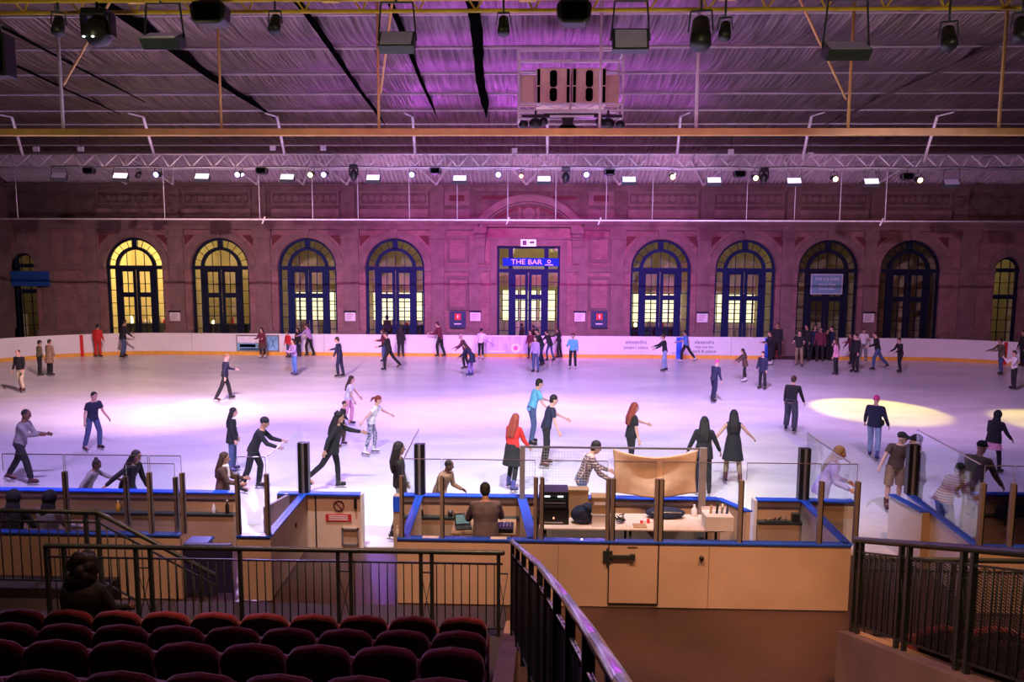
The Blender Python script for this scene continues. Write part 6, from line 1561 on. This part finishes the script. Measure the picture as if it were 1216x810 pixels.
pp('person in blue T shirt and black trousers in front of the blue line', 814, 431, 392, 60, 'stride', 'blue', 'black', 'short', 'k', 'm', 'short', boots='w', over=dict(lean=6))
pp('youth in black hooded top and light jeans reaching left', 789, 442, 397, 85, 'reach', 'black', 'ljean', 'short', 'b', 'l', over=dict(aR=(50, 8, 20), aL=(44, 8, 20)))
pp('person in pale blue top and black trousers facing the camera', 680, 439, 396, 170, 'stand', 'teal', 'black', 'short', 'b', 'l', boots='w', over=dict(aR=(20, 14, 80)))
pp('person in black reaching left at the right of the group below the bar', 664, 426, 389, 80, 'reach', 'black', 'black', 'long', 'k', 'l', fem=True)
pp('person in black jacket and blue leggings in the group below the bar', 653, 430, 392, 60, 'leanf', 'black', ('leggings', 'jean'), 'short', 'k', 'l', coat=.05)
pp('person in black behind the lilac topped skater', 643, 436, 390, 110, 'leanf', 'black', 'navy', 'short', 'k', 'm')
pp('skater in lilac top and blue jeans at the front of the group below the bar', 636, 443, 399, 150, 'stand', 'lilac', 'jean', 'long', 'b', 'l', fem=True)
pp('person in maroon coat at the left of the group below the bar', 630, 427, 392, 150, 'stand', 'maroon', 'black', 'short', 'b', 'l', coat=.1)
pp('person in white top and black trousers at the lilac advert', 571, 427, 390, -20, 'reach', 'white', 'black', 'short', 'k', 'l', boots='w', over=dict(aR=(30, 50, 10)))
pp('person in dark navy dress bending forward near the lilac advert', 561, 447, 407, 80, 'bend', 'navy', ('skirt', 'navy', 'purple', .30), 'long', 'b', 'l', fem=True, boots='p', over=dict(lean=40))
pp('person in pink hooded coat behind the bending person in navy', 553, 439, 397, 100, 'leanf', 'maroon', 'black', 'beanie', 'pink', 'l', coat=.08)
pp('man in maroon jacket with hands together leaning left at the far barrier', 523, 424, 382, 75, 'leanf', 'maroon', 'black', 'short', 'b', 'l', over=dict(aR=(30, 8, 60), aL=(30, 8, 60), lean=14))
pp('person in long black coat standing right of the two linked skaters', 476, 424, 386, -10, 'stand', 'black', 'black', 'long', 'k', 'm', coat=.22, fem=True)
pp('skater in black and red at the front of the linked pair', 462, 440, 394, 100, 'stride', 'black', 'black', 'short', 'b', 'l', coat=.04, over=dict(lean=10))
pp('skater in maroon top and blue jeans at the back of the linked pair', 456, 430, 391, 90, 'hold', 'maroon', 'jean', 'long', 'b', 'l', fem=True)
pp('person in navy top and trousers reaching left, between the linked pair and the violet shirt', 404, 449, 400, 88, 'reach', 'navy', 'navy', 'short', 'b', 'l', over=dict(aR=(46, 8, 30), aL=(10, 8, 14)))
pp('man in violet grey shirt leaning left at the far barrier', 368, 424, 384, 80, 'leanf', 'lilac', 'black', 'short', 'b', 'l', over=dict(lean=14, aR=(24, 20, 10)))
pp('person with long black hair in black between the red jacket and violet shirt', 355, 424, 389, 150, 'stand', 'black', 'navy', 'long', 'k', 'm', fem=True, coat=.1)
pp('child in violet top and blue trousers at the front of the left barrier group', 350, 446, 402, 140, 'hold', 'lilac', ('leggings', 'blue'), 'long', 'b', 'l', fem=True, boots='p')
pp('person in red jacket in the left barrier group', 343, 425, 393, 150, 'stand', 'red', 'jean', 'short', 'k', 'm', coat=.04)
pp('woman in dark coat and white skates in front of the blue advert', 312, 426, 389, 170, 'hold', 'maroon', ('skirt', 'brown', 'black', .42), 'long', 'k', 'l', fem=True, boots='w', coat=.06)
pp('skater in navy top striding in the cream light patch at left', 268, 476, 420, -55, 'stride', 'navy', 'black', 'crop', 'w', 'l', over=dict(lean=6, lL=(20, 6, 10), lR=(-22, 8, 6)))
pp('person in red tracksuit seen from behind at the left barrier', 117, 425, 385, 0, 'stand', 'red', 'red', 'short', 'k', 'm', coat=.03)
pp('person in black jacket and dark jeans beside the red tracksuit', 147, 426, 376, -40, 'leanf', 'black', 'jean', 'short', 'k', 'm', coat=.05, over=dict(lean=8))
pp('person in long beige coat, right of a linked couple at far left', 60, 447, 403, -20, 'stand', 'tan', 'black', 'short', 'b', 'l', coat=.30)
pp('person in dark clothes, left of a linked couple at far left', 48, 447, 404, -40, 'stand', 'olive', 'black', 'short', 'k', 'm')
pp('youth in black jacket and cream trousers walking forward at the left edge', 26, 466, 415, 175, 'glide', 'black', 'cream', 'crop', 'b', 'l', boots='n', over=dict(lean=4))
# --- spectators
pp('spectator with big curly hair sitting in the front row at left, in silhouette', 94, 728, 655, -12, 'sit', 'black', 'black', 'bigcurls', 'k', 'd', skates=False, Y=7.45, z0=.42, coat=.12, fat=1.3, over=dict(lean=10))
pp('dark coated spectator seated in the left box, cut by the left edge', 14, 640, 589, -5, 'sit', 'black', 'black', 'hood', 'black', 'm', skates=False, Y=10.95, z0=.02, coat=.12)
pp('spectator in dark grey coat seated in the left box', 56, 640, 592, -10, 'sit', 'grey', 'black', 'hood', 'black', 'm', skates=False, Y=10.95, z0=.02, coat=.12)
for px, hy, lab in ((461, 373, 'figure climbing stairs seen through the window left of the bar'), (620, 384, 'small dark figure seen through the left bar door'), (634, 386, 'small dark figure seen through the right bar door')):
    pp(lab, px, 420, hy, 60, 'stand', 'brown', 'black', 'short', 'k', 'm', skates=False, Y=YW + 2.0, z0=.02)
# benches for the seated spectators in the left box
t = thing('team_bench', 'low bench inside the left box', 'bench', (at_y(40, 640, 10.9).x, 10.9, 0)); m = MB(); m.box(-1.2, 1.2, -.18, .18, .38, .42); m.build('bench_top', CARD, parent=t)
for x in (-1.1, 1.1): m = MB(); m.box(x - .03, x + .03, -.15, .15, 0, .38); m.build('leg', STEELD, parent=t)

# ------------------------------------------------------------------ freeze remeshed surfaces and lettering
bpy.context.view_layer.update()
dg = bpy.context.evaluated_depsgraph_get()
for o in REMESH:
    me = bpy.data.meshes.new_from_object(o.evaluated_get(dg))
    me.materials.clear()
    for mt_ in o.data.materials: me.materials.append(mt_)
    for p_ in me.polygons: p_.use_smooth = True
    REMESH_ME = me; o['_t'] = 0; del o['_t']
    o.modifiers.clear(); o.data = me
for o in FONT_OBJS:
    me = bpy.data.meshes.new_from_object(o.evaluated_get(dg))
    n_ = bpy.data.objects.new(o.name, me); COL.objects.link(n_); n_.parent = o.parent; n_.location = o.location; n_.rotation_euler = o.rotation_euler; n_.scale = o.scale
    nm = o.name; bpy.data.objects.remove(o); n_.name = nm
